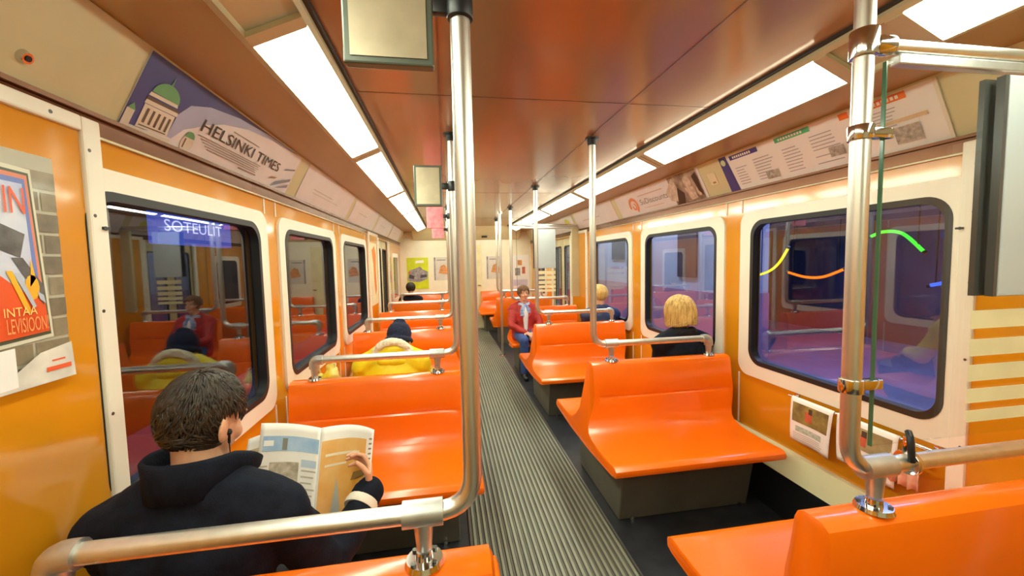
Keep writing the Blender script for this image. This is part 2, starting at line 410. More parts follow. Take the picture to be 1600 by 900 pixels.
# ================================================================== BENCHES
def seat_profile():
    P = [(0, .884), (.028, .882), (.048, .872), (.058, .85), (.070, .76), (.082, .682), (.078, .672), (.076, .664), (.086, .655), (.094, .60), (.106, .54), (.124, .495), (.155, .468), (.21, .452), (.30, .444), (.40, .443), (.49, .446), (.535, .449), (.560, .446), (.576, .434), (.580, .418), (.572, .400), (.55, .392)]
    return P
def bench(kind):
    """kind 'double' (both ways), 'rear' (one seat, facing -y). Local -x is the aisle side."""
    P = seat_profile()
    front = [(-y, z) for y, z in P]                       # towards -y
    if kind == 'double':
        out = front+[(-.2, .37), (.2, .37)]+[(y, z) for y, z in P[::-1]][:-1]
    else:
        out = front+[(-.2, .37), (0.0, .33), (.035, .33), (.05, .36), (.05, .84), (.043, .868), (.025, .882)]
    mb = MB(); ST = [-1, -.985, -.93, -.90, -.5, 0, .5, .90, .93, .985, 1]
    R = []
    for q in ST:
        ring = []
        for (y, z) in out:
            ay = abs(y)
            t = min(1, max(0, (.66-z)/.22)); t = t*t*(3-2*t)
            if y > 0 and kind != 'double': t = 0
            xa = -.515-.072*t; xb = .50-.04*t             # aisle side flares out, wall side draws in
            ed = 1-abs(q)
            sh = 0.014*(1-min(1, ed/.015)) if ed < .015 else 0
            c = (xa+xb)/2; hw = (xb-xa)/2
            x = c+q*hw
            yy, zz = y, z
            if .650 < z < .685 and y < 0 or (.650 < z < .685 and kind == 'double'):
                if abs(q) > .91: yy = math.copysign(.0845-.0, y) if z > .66 else yy
                if abs(q) > .91: yy = math.copysign(.070+(.85-z)*.0895+.0, y) if .66 > 0 and ay < .1 else yy
            if sh:                                         # rounded end
                yy = yy*(1-sh*1.2/max(.06, ay)) if ay > .02 else yy
                zz = zz-(sh*.8 if z > .4 else -sh*.3)
            ring.append(mb.bm.verts.new((x, yy, zz)))
        R.append(ring)
    n = len(out)
    for a, b in zip(R, R[1:]):
        for k in range(n): mb.bm.faces.new((a[k], a[(k+1) % n], b[(k+1) % n], b[k]))
    mb.bm.faces.new(R[0]); mb.bm.faces.new(R[-1][::-1])
    t = thing('bench', 'x', 'bench', (0, 0, 0), 0, 'orange moulded benches along the car')
    mb.build('seat_shell', ORANGE, t, smooth=True)
    if kind == 'double':
        b = MB().prism([(0, -.34, .001), (0, -.41, .375), (0, .41, .375), (0, .34, .001)], (-.46, 0, 0), (.40, 0, 0))
    else:
        b = MB().prism([(0, -.34, .001), (0, -.41, .375), (0, .02, .345), (0, .02, .001)], (-.46, 0, 0), (.40, 0, 0))
    b.build('base_plinth', PLINTH, t, bevel=.008)
    for x in (-.38, .34):
        for sy in ((-1, 1) if kind == 'double' else (-1,)):
            MB().cyl((x, sy*.345, .012), (x, sy*.357, .012), .012, n=10).build('plinth_bolt', CHROME, t)
    return t
BX = .932
NEAR_R = .868                           # the near right bench and its glass stand a touch nearer
bd = bench('double'); bd.location = (BX, ROWS[1], 0)
bd['label'] = 'orange bench beside the right window row with the woman in the black jacket behind it'
dup(bd, (BX, ROWS[2], 0), 0, 'orange bench in front of the blonde passenger in the blue jacket')
dup(bd, (-BX, ROWS[1], 0), PI, 'orange bench facing the man with the newspaper')
dup(bd, (-BX, ROWS[2], 0), PI, 'orange bench facing the passenger in the yellow jacket')
br = bench('rear'); br.location = (BX, ROWS[3], 0); br['label'] = 'orange bench the woman in the red jacket sits on'
dup(br, (-BX, ROWS[0], 0), PI, 'orange bench the man with the newspaper sits on')
dup(br, (-BX, ROWS[4], 0), PI, 'orange bench past the far left door, under the dark-haired passenger')
# mirrored single bench (aisle on the other side)
bm_ = thing('bench', 'orange bench in the bottom right corner with its plain back to the viewer', 'bench', (BX, NEAR_R, 0), PI, 'orange moulded benches along the car')
for ch in list(br.children):
    me = ch.data.copy(); me.transform(Matrix.Diagonal((-1, 1, 1, 1))); me.flip_normals()
    c = bpy.data.objects.new(ch.name.split('.')[0], me); COL.objects.link(c); c.parent = bm_
dup(bm_, (BX, ROWS[4], 0), PI, 'orange bench seen from behind past the woman in red, its plain back to the viewer')
dup(bm_, (-BX, ROWS[3], 0), 0, 'orange bench facing forward just before the far left door')
# the end-wall benches
dup(br, (.80, YE-.075, 0), 0, 'orange bench against the cream end wall right of the cab door')
dup(bm_, (-.95, YE-.075, 0), 0, 'orange bench against the cream end wall below the green poster')

# ================================================================== GRAB RAILS
RP = .0215
def grab_rail(y, s, px=.45, endx=1.295, postx=.575, name_label='', nearfix=False):
    t = thing('grab_rail', name_label, 'grab rail', (s*px, y, .884), 0, 'steel grab rails on the bench backs')
    X = lambda x: s*(x-px); zb = .118
    pts = bend((0, 0, 2.344-.884), (0, 0, zb), (X(endx), 0, zb), .085)
    MB().tube(pts, RP, 18).build('pole', STEEL, t, smooth=True)
    MB().cyl((0, 0, 2.335-.884), (0, 0, 2.344-.884), .045).cyl((0, 0, 2.30-.884), (0, 0, 2.335-.884), .029).build('ceiling_flange', BLACKP if not nearfix else CAST, t, smooth=True)
    # tee fitting on its short post
    f = MB().cyl((X(postx)-.045, 0, zb), (X(postx)+.045, 0, zb), RP+.008).cyl((X(postx), 0, zb-.006), (X(postx), 0, .035), .024, .017)
    f.build('tee_fitting', CAST, t, smooth=True)
    MB().cyl((X(postx), 0, .03), (X(postx), 0, .012), .018, .020).cyl((X(postx), 0, .001), (X(postx), 0, .012), .045, .041).build('post_flange', CHROME, t, smooth=True)
    for k in range(4):
        an = PI/4+k*PI/2; cx, cy2 = X(postx)+.033*math.cos(an), .033*math.sin(an)
        MB().cyl((cx, cy2, .010), (cx, cy2, .017), .006, n=8).build('bolt', mat('dark_bolt', '55534e', rough=.3, metal=1), t)
    # end elbow and post beside the wall
    e = MB().tube(bend((X(endx)-s*.05, 0, zb), (X(endx), 0, zb), (X(endx), 0, zb-.05), .03), RP+.008, 16).cyl((X(endx), 0, zb-.04), (X(endx), 0, .012), .022, .017)
    e.build('elbow_fitting', CAST, t, smooth=True)
    MB().cyl((X(endx), 0, .001), (X(endx), 0, .012), .04, .036).build('post_flange', CHROME, t, smooth=True)
    return t
rails = {}
rails['L1'] = grab_rail(ROWS[0], -1, px=.46, name_label='steel grab rail around the man with the newspaper, nearest pole on the left')
rails['L2'] = grab_rail(ROWS[1], -1, name_label='steel grab rail behind the person in the yellow jacket')
rails['L3'] = grab_rail(ROWS[2], -1, name_label='steel grab rail on the bench just past the navy hat')
rails['L4'] = grab_rail(ROWS[3], -1, name_label='steel grab rail before the far left door')
rails['L5'] = grab_rail(ROWS[4], -1, name_label='steel grab rail below the green poster past the far left door')
rails['R1'] = grab_rail(NEAR_R, 1, px=.525, postx=.612, endx=1.33, nearfix=True, name_label='thick steel grab rail carrying the glass partition in the right foreground')
rails['R2'] = grab_rail(ROWS[1], 1, name_label='steel grab rail in front of the blonde woman in the black jacket')
rails['R3'] = grab_rail(ROWS[2], 1, name_label='steel grab rail between the woman in red and the blue jacket')
rails['R4'] = grab_rail(ROWS[3], 1, name_label='steel grab rail behind the woman in the red jacket')
rails['R5'] = grab_rail(ROWS[4], 1, name_label='steel grab rail past the far right door')
t = thing('grab_pole', 'free-standing steel pole from floor to ceiling in the far doorway', 'pole', (.385, 6.5, 0))
MB().cyl((0, 0, .012), (0, 0, 2.335), .02).build('pole', STEEL, t, smooth=True)
MB().cyl((0, 0, .0095), (0, 0, .022), .05, .045).build('floor_flange', CHROME, t, smooth=True)
MB().cyl((0, 0, 2.33), (0, 0, 2.344), .04).build('ceiling_flange', CHROME, t, smooth=True)

# ------------------------------------------------------------------ glass partition at a grab rail
def partition(y, label, px, glass_x0, p0, p1, s0):
    t = thing('glass_partition', label, 'glass partition', (glass_x0, y, 1.06), 0, 'glass partitions with striped glass')
    gx = glass_x0; W = 1.372-gx
    MB().box((.0042, -.004, .0), (W, .004, .985)).build('glass_pane', CLEARG, t)
    MB().box((.0, -.0045, .0), (.004, .0045, .985)).build('glass_edge', GREENEDGE, t)
    # wall upright
    MB().box((W, -.02, -.05), (1.497-gx, .02, .99)).build('wall_upright', BEZEL, t, bevel=.004)
    x0 = p0-gx; x1 = p1-gx
    MB().box((x0, -.026, .388), (x1, -.006, .962)).build('backing_panel', GREYP, t, bevel=.003)
    MB().box((x0-.012, -.024, .388), (x0-.0005, -.006, .962)).box((x0-.03, .0055, .388), (x0+.02, .018, .962)).build('panel_edge', mat('smoky_edge_strip', '4a4a48', rough=.3), t)
    mb = MB()
    for (a, b) in ((1.409, 1.359), (1.330, 1.283), (1.259, 1.213), (1.192, 1.152), (1.131, 1.098)):
        mb.box((s0-gx, -.0052, b-1.06), (x1, -.0042, a-1.06))
    mb.build('stripe_decal', mat('cream_decal', 'ece2b8', rough=.5), t)
    # header rails across to the wall
    dz = 2.072-1.06
    MB().cyl((px-gx, 0, dz+.01), (1.49-gx, 0, dz+.01), .017).build('header_rail', STEEL, t, smooth=True)
    MB().box((.03, -.013, dz-.035), (1.49-gx, .013, dz-.009)).build('glass_channel', CAST, t, bevel=.004)
    return t
pt = partition(NEAR_R, 'near glass partition with cream stripes and grey panel on the right edge', .549, .588, .945, 1.30, .895)
R1 = rails['R1']
def clamp(z, w=.09, nm='glass_clamp'):
    zz = z-.884
    m_ = MB().cyl((0, 0, zz-.018), (0, 0, zz+.018), RP+.006)
    m_.box((RP, -.014, zz-.012), (RP+w*.62, .014, zz+.012))
    m_.cyl((RP+w*.62, 0, zz-.012), (RP+w*.62, 0, zz+.012), .014)
    m_.build(nm, CHROME, R1, smooth=True, bevel=.002)
clamp(1.869); clamp(1.228)
m_ = MB().cyl((0, 0, 2.05-.884), (0, 0, 2.115-.884), RP+.008).cyl((RP, 0, 2.082-.884), (.075, 0, 2.082-.884), .024); m_.build('header_socket', CHROME, R1, smooth=True, bevel=.002)
# black and chrome clip gripping the foot of the glass on the bar
m_ = MB().cyl((.185, 0, .118), (.199, 0, .118), RP+.012).box((.183, -.010, .14), (.201, .010, .19)); m_.build('glass_foot_clip', CHROME, R1, smooth=True, bevel=.002)
MB().tube([(.176, -.02, .13), (.172, -.02, .165), (.178, -.012, .195), (.188, 0, .203)], .008, 10).build('clip_lever', BLACKP, R1, smooth=True)
pt2 = partition(ROWS[3], 'far glass partition with cream stripes and grey panel behind the woman in red', .475, .53, .812, 1.12, .838)
# ================================================================== ADVERTS, SCREENS, POSTERS, PAPERS
PAPER = mat('paper_white', 'f8f5f4', rough=.45, noise=.01)
PINKP = mat('pale_pink_print', 'f0ebef', rough=.4, noise=.02)
INK = mat('ink_grey', '8d8780', rough=.6, noise=.03)
INKD = mat('ink_dark', '4b4038', rough=.6, noise=.03)
CH = math.hypot(.12, .235)                       # slope height of the cove
def cove_sheet(s, y0, y1):
    """sheet on the slanted cove panel; u runs left to right for the reader"""
    V = Vector((-s*.12, 0, .235)).normalized()
    N = Vector((-s*.89, 0, -.456))
    U = Vector((0, 1, 0)) if s < 0 else Vector((0, -1, 0))
    o = Vector((s*1.498, y0 if s < 0 else y1, 2.0165))+V*.004+U.cross(V).normalized()*.004
    return o, U, V
def cove_ad(s, y0, y1, label, base, name='advert_panel', group='advert strips on the slanted cove'):
    o, U, V = cove_sheet(s, y0, y1)
    t = thing(name, label, 'advert', tuple(o), 0, group)
    sh = Sheet((0, 0, 0), U, V); sh.W = y1-y0; sh.H = CH-.012
    sh.base('advert_sheet', sh.W, sh.H, base, t)
    return t, sh
# --- newspaper advert with the domed church, left cove
t, sh = cove_ad(-1, 1.452, 2.765, 'cove advert with a green-domed white church on dark blue and newspaper lettering', PINKP)
H = sh.H; q = lambda y, v: (y-1.452, v*H)
NAVY = mat('advert_night_blue', '4a5090', rough=.4, noise=.05); LAV = mat('advert_lavender', 'b4bcdf', rough=.4)
GREEN = mat('copper_green', '6fae78', rough=.5); STONE = mat('advert_stone', 'e6dfd0', rough=.5); SHADE = mat('advert_stone_brown', '6f5b4c', rough=.5)
sky = [q(1.452, .0), q(1.452, 1), q(2.72, 1), q(2.55, .97), q(2.3, .93), q(2.0, .86), q(1.8, .74), q(1.72, .6), q(1.66, .3), q(1.66, .12), q(1.5, .03)]
sh.polys('sky_print', [sky], NAVY, t)
band = [q(1.655, .1), q(1.66, .45), q(1.70, .66), q(1.80, .80), q(2.0, .92), q(2.3, .985), q(2.6, .995), q(2.62, .97), q(2.35, .93), q(2.1, .84), q(1.92, .68), q(1.82, .52), q(1.77, .4), q(1.72, .3), q(1.68, .1)]
sh.polys('sky_band', [band], LAV, t)
sh.polys('tower_print', [[q(1.512, .06), q(1.655, .09), q(1.652, .40), q(1.510, .38)], [q(1.505, .385), q(1.66, .41), q(1.658, .47), q(1.508, .44)], [q(1.508, .50), q(1.645, .52), q(1.64, .57), q(1.512, .55)],
    [q(1.455, .04), q(1.487, .04), q(1.487, .24), q(1.455, .24)], [q(1.455, 0), q(1.68, 0), q(1.68, .07), q(1.455, .05)], circle(*q(1.765, .12), .035, .25*H*.5)], STONE, t)
sh.polys('tower_shading', [[q(1.506, .44), q(1.658, .465), q(1.655, .5), q(1.508, .48)], [q(1.52, .09), q(1.645, .11), q(1.645, .125), q(1.52, .105)]]+[[q(y, .14), q(y+.011, .14), q(y+.011, .34), q(y, .34)] for y in (1.527, 1.553, 1.579, 1.605, 1.63)]+[[q(1.745, .05), q(1.752, .05), q(1.752, .2), q(1.745, .2)]], SHADE, t)
dome = [q(1.512, .56)]+[q(1.578+.064*math.cos(math.radians(180-180*k/12)), .565+.19*math.sin(math.radians(180*k/12))) for k in range(13)]
sh.polys('dome_print', [dome, [q(1.573, .74), q(1.583, .74), q(1.579, .88)], [q(1.455, .24), q(1.487, .24), q(1.471, .33)], [q(1.742, .22)]+[q(1.765+.028*math.cos(math.radians(180-18*k)), .22+.1*math.sin(math.radians(18*k))) for k in range(11)]], GREEN, t)
sh.text('headline', 'HELSINKI TIMES', 1.80-1.452, .40*H, .74, .20*H, INKD, t)
R = []
rng = random.Random(3)
for k, v in enumerate((.33, .29, .25, .21, .17)):
    R.append((1.80-1.452+.02*k, v*H, 1.80-1.452+.55-.05*rng.random(), v*H+.003))
R += [(2.0-1.452, .66*H, 2.25-1.452, .66*H+.003), (2.15-1.452, .11*H, 2.33-1.452, .11*H+.006)]
sh.rects('small_print', R, INK, t)
sh.polys('wing_print', [[q(2.52, .04), q(2.74, .33), q(2.74, .40), q(2.56, .18)], [q(2.60, .5), q(2.74, .62), q(2.74, .66), q(2.62, .56)], [q(2.58, .04), q(2.74, .16), q(2.74, .25)]], mat('print_greyblue', '8f93a4', rough=.5), t)
sh.polys('bird_print', [[q(2.46, .18), q(2.54, .24), q(2.56, .29), q(2.49, .25)]], mat('print_brown', 'a07a58', rough=.5), t)
# --- plain pale adverts further along the left cove
for i, (a, b, lb) in enumerate(((2.93, 4.30, 'pale blank advert strip on the left cove, next past the church advert'), (4.42, 5.80, 'pale advert strip on the left cove above the third window'), (5.92, 7.3, 'pale advert strip on the left cove above the far doorway'), (7.42, 8.8, 'pale advert strip on the left cove nearest the end wall'))):
    t, sh = cove_ad(-1, a, b, lb, PINKP)
    sh.rects('small_print', [(.25, .45*sh.H, .25+.5, .45*sh.H+.006), (.25, .35*sh.H, .25+.7, .35*sh.H+.004)] if i == 0 else [(.3, .5*sh.H, .8, .5*sh.H+.006)], mat('faint_print', 'cfc4bd', rough=.5), t)
# --- route notice, right cove (reads from far to near)
t, sh = cove_ad(1, 1.318, 2.56, 'long white service notice with blue end strip, green and orange headings on the right cove', PAPER)
H = sh.H; g = lambda y, v: (2.56-y, v*H)
BLUE = mat('print_violet_blue', '4a4690', rough=.45); GRN = mat('print_green', '58c492', rough=.45); ORG = mat('print_orange', 'f47a2c', rough=.45)
sh.polys('blue_strip', [[g(2.56, 0), g(2.47, 0), g(2.49, 1), g(2.56, 1)]], BLUE, t)
sh.polys('emblem', [circle(*g(2.53, .84), .022, .022, n=14)], mat('print_pale_yellow', 'cfd9a8', rough=.5), t)
sh.rects('blue_heading', [(*g(2.46, .84), *g(2.22, .96))], BLUE, t)
sh.rects('green_heading', [(*g(2.085, .87), *g(1.86, .98))], GRN, t)
sh.rects('orange_heading', [(*g(1.70, .86), *g(1.655, .98)), (*g(1.60, .86), *g(1.415, .98))], ORG, t)
hd = mat('heading_white', 'f4efe6', rough=.5)
sh.rects('heading_lettering', [(g(2.43, 0)[0]+.018*k, .87*H, g(2.43, 0)[0]+.018*k+.012, .93*H) for k in range(9)]+[(g(2.06, 0)[0]+.018*k, .90*H, g(2.06, 0)[0]+.018*k+.012, .95*H) for k in range(9)]+[(g(1.58, 0)[0]+.018*k, .89*H, g(1.58, 0)[0]+.018*k+.012, .95*H) for k in range(8)], hd, t)
R = []
for (ya, yb_) in ((2.44, 2.33), (2.28, 2.13), (2.06, 1.93), (1.88, 1.72)):
    for k in range(9):
        v = .74-.075*k
        if rng.random() < .15: continue
        R.append((*g(ya, v), *g(yb_+rng.random()*.04, v+.018)))
for k in range(6): R.append((*g(1.60, .76-.06*k), *g(1.46+rng.random()*.03, .775-.06*k)))
sh.rects('printed_text', R, mat('print_text_lilac', 'b3aab6', rough=.6), t)
sh.rects('map_print', [(*g(1.80, .22), *g(1.72, .42)), (*g(2.22, .1), *g(2.13, .3)), (*g(1.50, .12), *g(1.40, .42))], mat('print_map_grey', 'b8b0a8', rough=.6, noise=.2, nscale=60), t)
sh.rects('faded_orange_line', [(*g(1.56, .50), *g(1.36, .56))], mat('print_pale_orange', 'e3c8a4', rough=.6), t)
MB().prism([sh.p(*g(1.318, 0)), sh.p(*g(1.305, 0)), sh.p(*g(1.305, 1)), sh.p(*g(1.318, 1))], (0, 0, 0), sh.N*.004).build('edge_strip', WHITE, t)
# --- small note on the cove between the two adverts
o, U, V = cove_sheet(1, 2.65, 2.73); t = thing('sticker_note', 'small cream note stuck on the cove between two right-hand adverts', 'note', tuple(o+V*.085), 0)
sh = Sheet((0, 0, 0), U, V); sh.base('note_sheet', .08, .09, mat('note_cream', 'f2e6c6', rough=.5), t, t=.002)
sh.rects('note_lettering', [(.03, .008, .062, .022)], mat('note_ochre', 'a98f4c', rough=.5), t)
# --- the advert with an orange ring mark and brown photograph
t, sh = cove_ad(1, 2.80, 4.30, 'cove advert with an orange swirl mark, grey lettering and a brown photograph', PINKP)
H = sh.H; g = lambda y, v: (4.30-y, v*H)
def arc_strip(cu, cv, r0, r1, a0, a1, n=16, sv=1.0):
    return [(cu+r1*math.cos(math.radians(a0+(a1-a0)*k/n)), cv+sv*r1*math.sin(math.radians(a0+(a1-a0)*k/n))) for k in range(n+1)]+[(cu+r0*math.cos(math.radians(a1-(a1-a0)*k/n)), cv+sv*r0*math.sin(math.radians(a1-(a1-a0)*k/n))) for k in range(n+1)]
cu, cv = g(3.95, .40)
sh.polys('swirl_mark', [arc_strip(cu, cv, .06, .095, -60, 200, sv=.95), arc_strip(cu+.01, cv-.01, .02, .042, -200, 90, sv=.95)], mat('print_swirl_orange', 'ee9468', rough=.5), t)
sh.text('lettering', 'SuDiscounts', g(3.80, 0)[0], .36*H, .50, .22*H, INK, t, slant=0.0)
sh.rects('small_print', [(*g(3.8, .72), *g(3.35, .75)), (*g(3.75, .2), *g(3.4, .22))], mat('print_pink_line', 'd9b3a4', rough=.6), t)
sh.rects('photo_print', [(*g(3.22, .0), *g(2.83, 1.0))], mat('photo_brown', '6e5446', rough=.4, noise=.3, nscale=14, color2='c9b3a0'), t)
sh.polys('photo_figures', [[g(3.3, .55), g(3.16, .95), g(3.12, .5), g(3.18, .12), g(3.28, .2)], circle(*g(2.98, .68), .045, .05), [g(3.04, .5), g(2.93, .5), g(2.92, .1), g(3.0, .06)], circle(*g(2.88, .3), .025, .04)], mat('photo_pale', 'd8c4b4', rough=.4, noise=.15, nscale=30), t)
sh.polys('photo_shadows', [[g(3.2, .0), g(3.1, .0), g(3.06, .35), g(3.13, .6)], [g(2.9, .8), g(2.84, .9), g(2.84, .1), g(2.88, .3)]], mat('photo_dark', '4a3630', rough=.4), t)
# further right-cove adverts
for i, (a, b, lb) in enumerate(((4.42, 5.80, 'pale advert strip on the right cove past the swirl mark advert'), (5.92, 7.3, 'pale advert strip on the right cove above the far doorway, with a yellow-green patch'), (7.42, 8.8, 'pale advert strip on the right cove nearest the end wall'))):
    t, sh = cove_ad(1, a, b, lb, PINKP)
    if i == 1: sh.polys('yellow_patch', [circle(1.1, sh.H*.5, .12, .09)], mat('print_yellow_green', 'd8da6a', rough=.5), t)
    else: sh.rects('small_print', [(.3, .4*sh.H, .9, .4*sh.H+.012)], mat('faint_print', 'cfc4bd', rough=.5), t)
# cove access cover with a round lock, near left
o, U, V = cove_sheet(-1, .35, 1.405)
t = thing('cove_cover', 'plain cream cove cover with a round chrome lock, above the wall poster', 'cover panel', tuple(o), 0)
sh = Sheet((0, 0, 0), U, V); sh.base('cover_sheet', 1.055, CH-.008, CREAM, t)
k0 = sh.p(1.146-.35, .22*CH); MB().cyl(k0, k0+sh.N*.012, .017, .013).build('lock_knob', CHROME, t, smooth=True)
MB().cyl(k0+sh.N*.0125, k0+sh.N*.014, .007).build('keyhole', RUBBER, t)

# --- hanging screens on the left poles (seen from behind or front)
def screen(y, zc, w, h, xr, label, face, px, framem, tilt=0):
    t = thing('hanging_display', label, 'display frame', (xr-w/2, y, zc), 0, 'small display frames clamped to the left poles')
    MB().box((-w/2, -.006, -h/2), (w/2, .022, h/2)).build('frame', framem, t, bevel=.004)
    MB().box((-w/2+.014, -.0085, -h/2+.014), (w/2-.014, -.0062, h/2-.014)).build('face_plate', face, t)
    px -= xr-w/2
    MB().box((w/2+.0005, -.004, -.018), (px-.020, .014, .018)).cyl((px, 0, -.028), (px, 0, .028), RP+.0065).build('pole_clamp', BLACKP, t, smooth=True, bevel=.002)
    return t
PINK = mat('pink_notice', 'ee6f80', rough=.4, noise=.08, nscale=20, color2='f3a0a4')
screen(ROWS[0]-.004, 2.112, .182, .262, -.517, 'beige plate in a dark frame at top, nearest of the frames clamped to left poles', SATIN, -.46, GREYF)
screen(ROWS[1]-.01, 2.03, .165, .245, -.512, 'beige plate in a thin dark frame on the second left pole', SATIN, -.45, GREYF)
screen(ROWS[2]-.01, 2.035, .165, .245, -.512, 'pink notice frame on the third left pole', PINK, -.45, PINK)
screen(ROWS[3]-.01, 2.03, .165, .245, -.512, 'smaller-looking pink notice frame, farthest along the left poles', PINK, -.45, PINK)

# --- brick-print poster on the near left panel
t = thing('poster', 'large brick-print poster with a framed comic picture on the near left panel', 'poster', (-1.4855, .706, 1.296))
sh = Sheet((0, 0, 0), (0, 1, 0), (0, 0, 1)); W = .507; H = .554
sh.base('poster_sheet', W, H, mat('mortar_print', 'b5b09c', rough=.35, coat=.2, noise=.05), t, t=-.003)
sh.k = 6
B1, B2 = [], []
bh = .052
for r in range(11):
    z0 = r*bh+.004; off = (r % 2)*.047
    y = -.1+off
    while y < W:
        a, b = max(0, y+.004), min(W, y+.090)
        if b-a > .01 and z0+bh-.008 < H: (B1 if rng.random() < .5 else B2).append((a, z0, b, z0+bh-.008))
        y += .094
sh.rects('brick_print', B1, mat('print_brick', '8a7d66', rough=.4, coat=.2, noise=.12, nscale=30), t)
sh.rects('brick_print', B2, mat('print_brick_dark', '766a56', rough=.4, coat=.2, noise=.12, nscale=30), t)
P = lambda y, z: (y-.72, z-1.296)
pg = lambda *pts: [P(*p) for p in pts]
sh.polys('picture_mount', [pg((.74, 1.375), (1.186, 1.405), (1.166, 1.81), (.74, 1.83))], mat('print_cream_mount', 'ddd9c6', rough=.4), t)
sh.polys('picture_frame_line', [pg((.75, 1.385), (1.179, 1.413), (1.160, 1.80), (.75, 1.82))], mat('print_frame_dark', '4f5640', rough=.4), t)
sh.polys('picture_border', [pg((.75, 1.395), (1.173, 1.421), (1.155, 1.794), (.75, 1.812))], mat('print_pinkred', 'e0876a', rough=.4), t)
sh.polys('picture_blue', [pg((.75, 1.45), (1.163, 1.48), (1.148, 1.784), (.75, 1.80))], mat('print_blue_border', '6f82c8', rough=.4), t)
sh.polys('picture_sky', [pg((.75, 1.45), (1.150, 1.48), (1.141, 1.772), (.75, 1.785))], mat('print_sky_pale', 'd8dcea', rough=.4, noise=.15, nscale=12, color2='b4bde2'), t)
sh.polys('red_ground', [pg((.75, 1.395), (1.173, 1.421), (1.168, 1.50), (1.12, 1.52), (1.05, 1.58), (.9, 1.56), (.75, 1.56))], mat('print_red_orange', 'e8561c', rough=.4), t)
sh.polys('grey_machine', [pg((1.02, 1.64), (1.12, 1.60), (1.135, 1.655), (1.05, 1.69)), pg((1.10, 1.60), (1.165, 1.485), (1.17, 1.53), (1.125, 1.60)), pg((.86, 1.6), (.98, 1.62), (.96, 1.68), (.88, 1.67))], mat('print_machine_grey', '5f5c5c', rough=.4, noise=.2, nscale=30), t)
sh.polys('yellow_flames', [pg((1.135, 1.53), (1.143, 1.60), (1.150, 1.55)), pg((1.085, 1.57), (1.098, 1.57), (1.135, 1.47), (1.122, 1.47)), circle(*P(1.140, 1.53), .017, .03, n=12)], mat('print_yellow', 'f2b21c', rough=.4), t)
sh.polys('silver_streaks', [pg((1.10, 1.565), (1.113, 1.565), (1.145, 1.485), (1.138, 1.48)), pg((1.15, 1.52), (1.165, 1.51), (1.168, 1.49), (1.155, 1.5))], mat('print_silver', 'b9c1d2', rough=.4), t)
LRED = mat('print_letter_red', 'f0623a', rough=.4); LYEL = mat('print_letter_yellow', 'f0cf7a', rough=.4)
sh.text('title_lettering', 'IN', 1.094-.72, 1.702-1.296, .046, .060, LRED, t)
sh.text('line_lettering', 'INTAA', 1.070-.72, 1.466-1.296, .074, .020, LYEL, t)
sh.text('foot_lettering', 'LEVISIOON!', 1.073-.72, 1.427-1.296, .095, .034, mat('print_letter_peach', 'f6a562', rough=.4), t)
sh.polys('white_fade', [pg((1.02, 1.296), (1.227, 1.296), (1.222, 1.385), (1.14, 1.372), (1.07, 1.33))], mat('print_white_fade', 'ded9d0', rough=.4, noise=.1, nscale=15), t)
sh.polys('white_card', [pg((.9, 1.30), (1.083, 1.305), (1.083, 1.395), (.9, 1.385))], PAPER, t)
sh.rects('red_print', [(*P(1.150, 1.322), *P(1.215, 1.333)), (*P(1.165, 1.345), *P(1.20, 1.349))], LRED, t)
# --- far wall posters
def end_poster(y, x0, z0, w, h, label, base, shapes):
    t = thing('poster', label, 'poster', (x0, y, z0)); sh = Sheet((0, 0, 0), (1, 0, 0), (0, 0, 1))
    sh.base('poster_sheet', w, h, base, t, t=-.004); sh.k = 8
    for nm, polys, m_ in shapes: sh.polys(nm, [[(u*w, v*h) for u, v in pl] for pl in polys], m_, t)
YG = mat('poster_yellow_green', 'd4e020', rough=.4, noise=.06); PG = mat('poster_grey', '77757c', rough=.5, noise=.3, nscale=18, color2='b9b2b4')
end_poster(YE-.004, -1.36, .97, .475, .71, 'yellow-green poster with a grey machine on the far end wall', YG, [('grey_picture', [[(.02, .3), (.1, .25), (.55, .22), (.95, .32), (.97, .55), (.75, .62), (.6, .72), (.4, .66), (.1, .6)]], PG), ('dark_patch', [[(.08, .35), (.3, .32), (.35, .42), (.12, .48)], [(.6, .35), (.92, .38), (.9, .46), (.65, .45)]], mat('poster_dark', '4a464c', rough=.5)), ('red_patch', [[(.05, .5), (.2, .5), (.2, .57), (.06, .56)]], mat('poster_red', 'c8705c', rough=.5)), ('pale_patch', [[(.4, .82), (.8, .84), (.78, .92), (.42, .9)]], PAPER)])
def small_poster(x0, label): end_poster(YE-.004 if not (-.02 < x0 < .34) else YE-.02, x0, 1.16, .33, .52, label, mat('poster_grey_white', 'd9d1c6', rough=.4), [('side_band', [[(.0, .0), (.1, .0), (.1, 1), (.0, 1)]], PG), ('orange_figure', [[(.3, .3), (.9, .25), (.95, .5), (.7, .68), (.45, .62)]], mat('poster_orange', 'd9955c', rough=.5, noise=.15, nscale=20)), ('top_line', [[(.2, .85), (.8, .85), (.8, .9), (.2, .9)]], PG)])
small_poster(-.76, 'small grey and orange poster on the end wall right of the green poster')
small_poster(.44, 'small grey and orange poster on the end wall right of the cab door')
end_poster(YE-.004, 1.02, .90, .42, .80, 'white poster with small pictures in the right corner of the end wall', PAPER, [('orange_figure', [[(.35, .7), (.6, .7), (.6, .85), (.35, .85)]], mat('poster_orange', 'd9955c', rough=.5)), ('red_patch', [[(.6, .45), (.78, .45), (.78, .65), (.6, .65)]], mat('poster_red', 'c8705c', rough=.5)), ('grey_picture', [[(.2, .4), (.5, .4), (.5, .62), (.2, .62)]], PG), ('lilac_band', [[(.1, .1), (.9, .1), (.9, .28), (.1, .28)]], mat('poster_lilac', 'd3cbe2', rough=.5))])
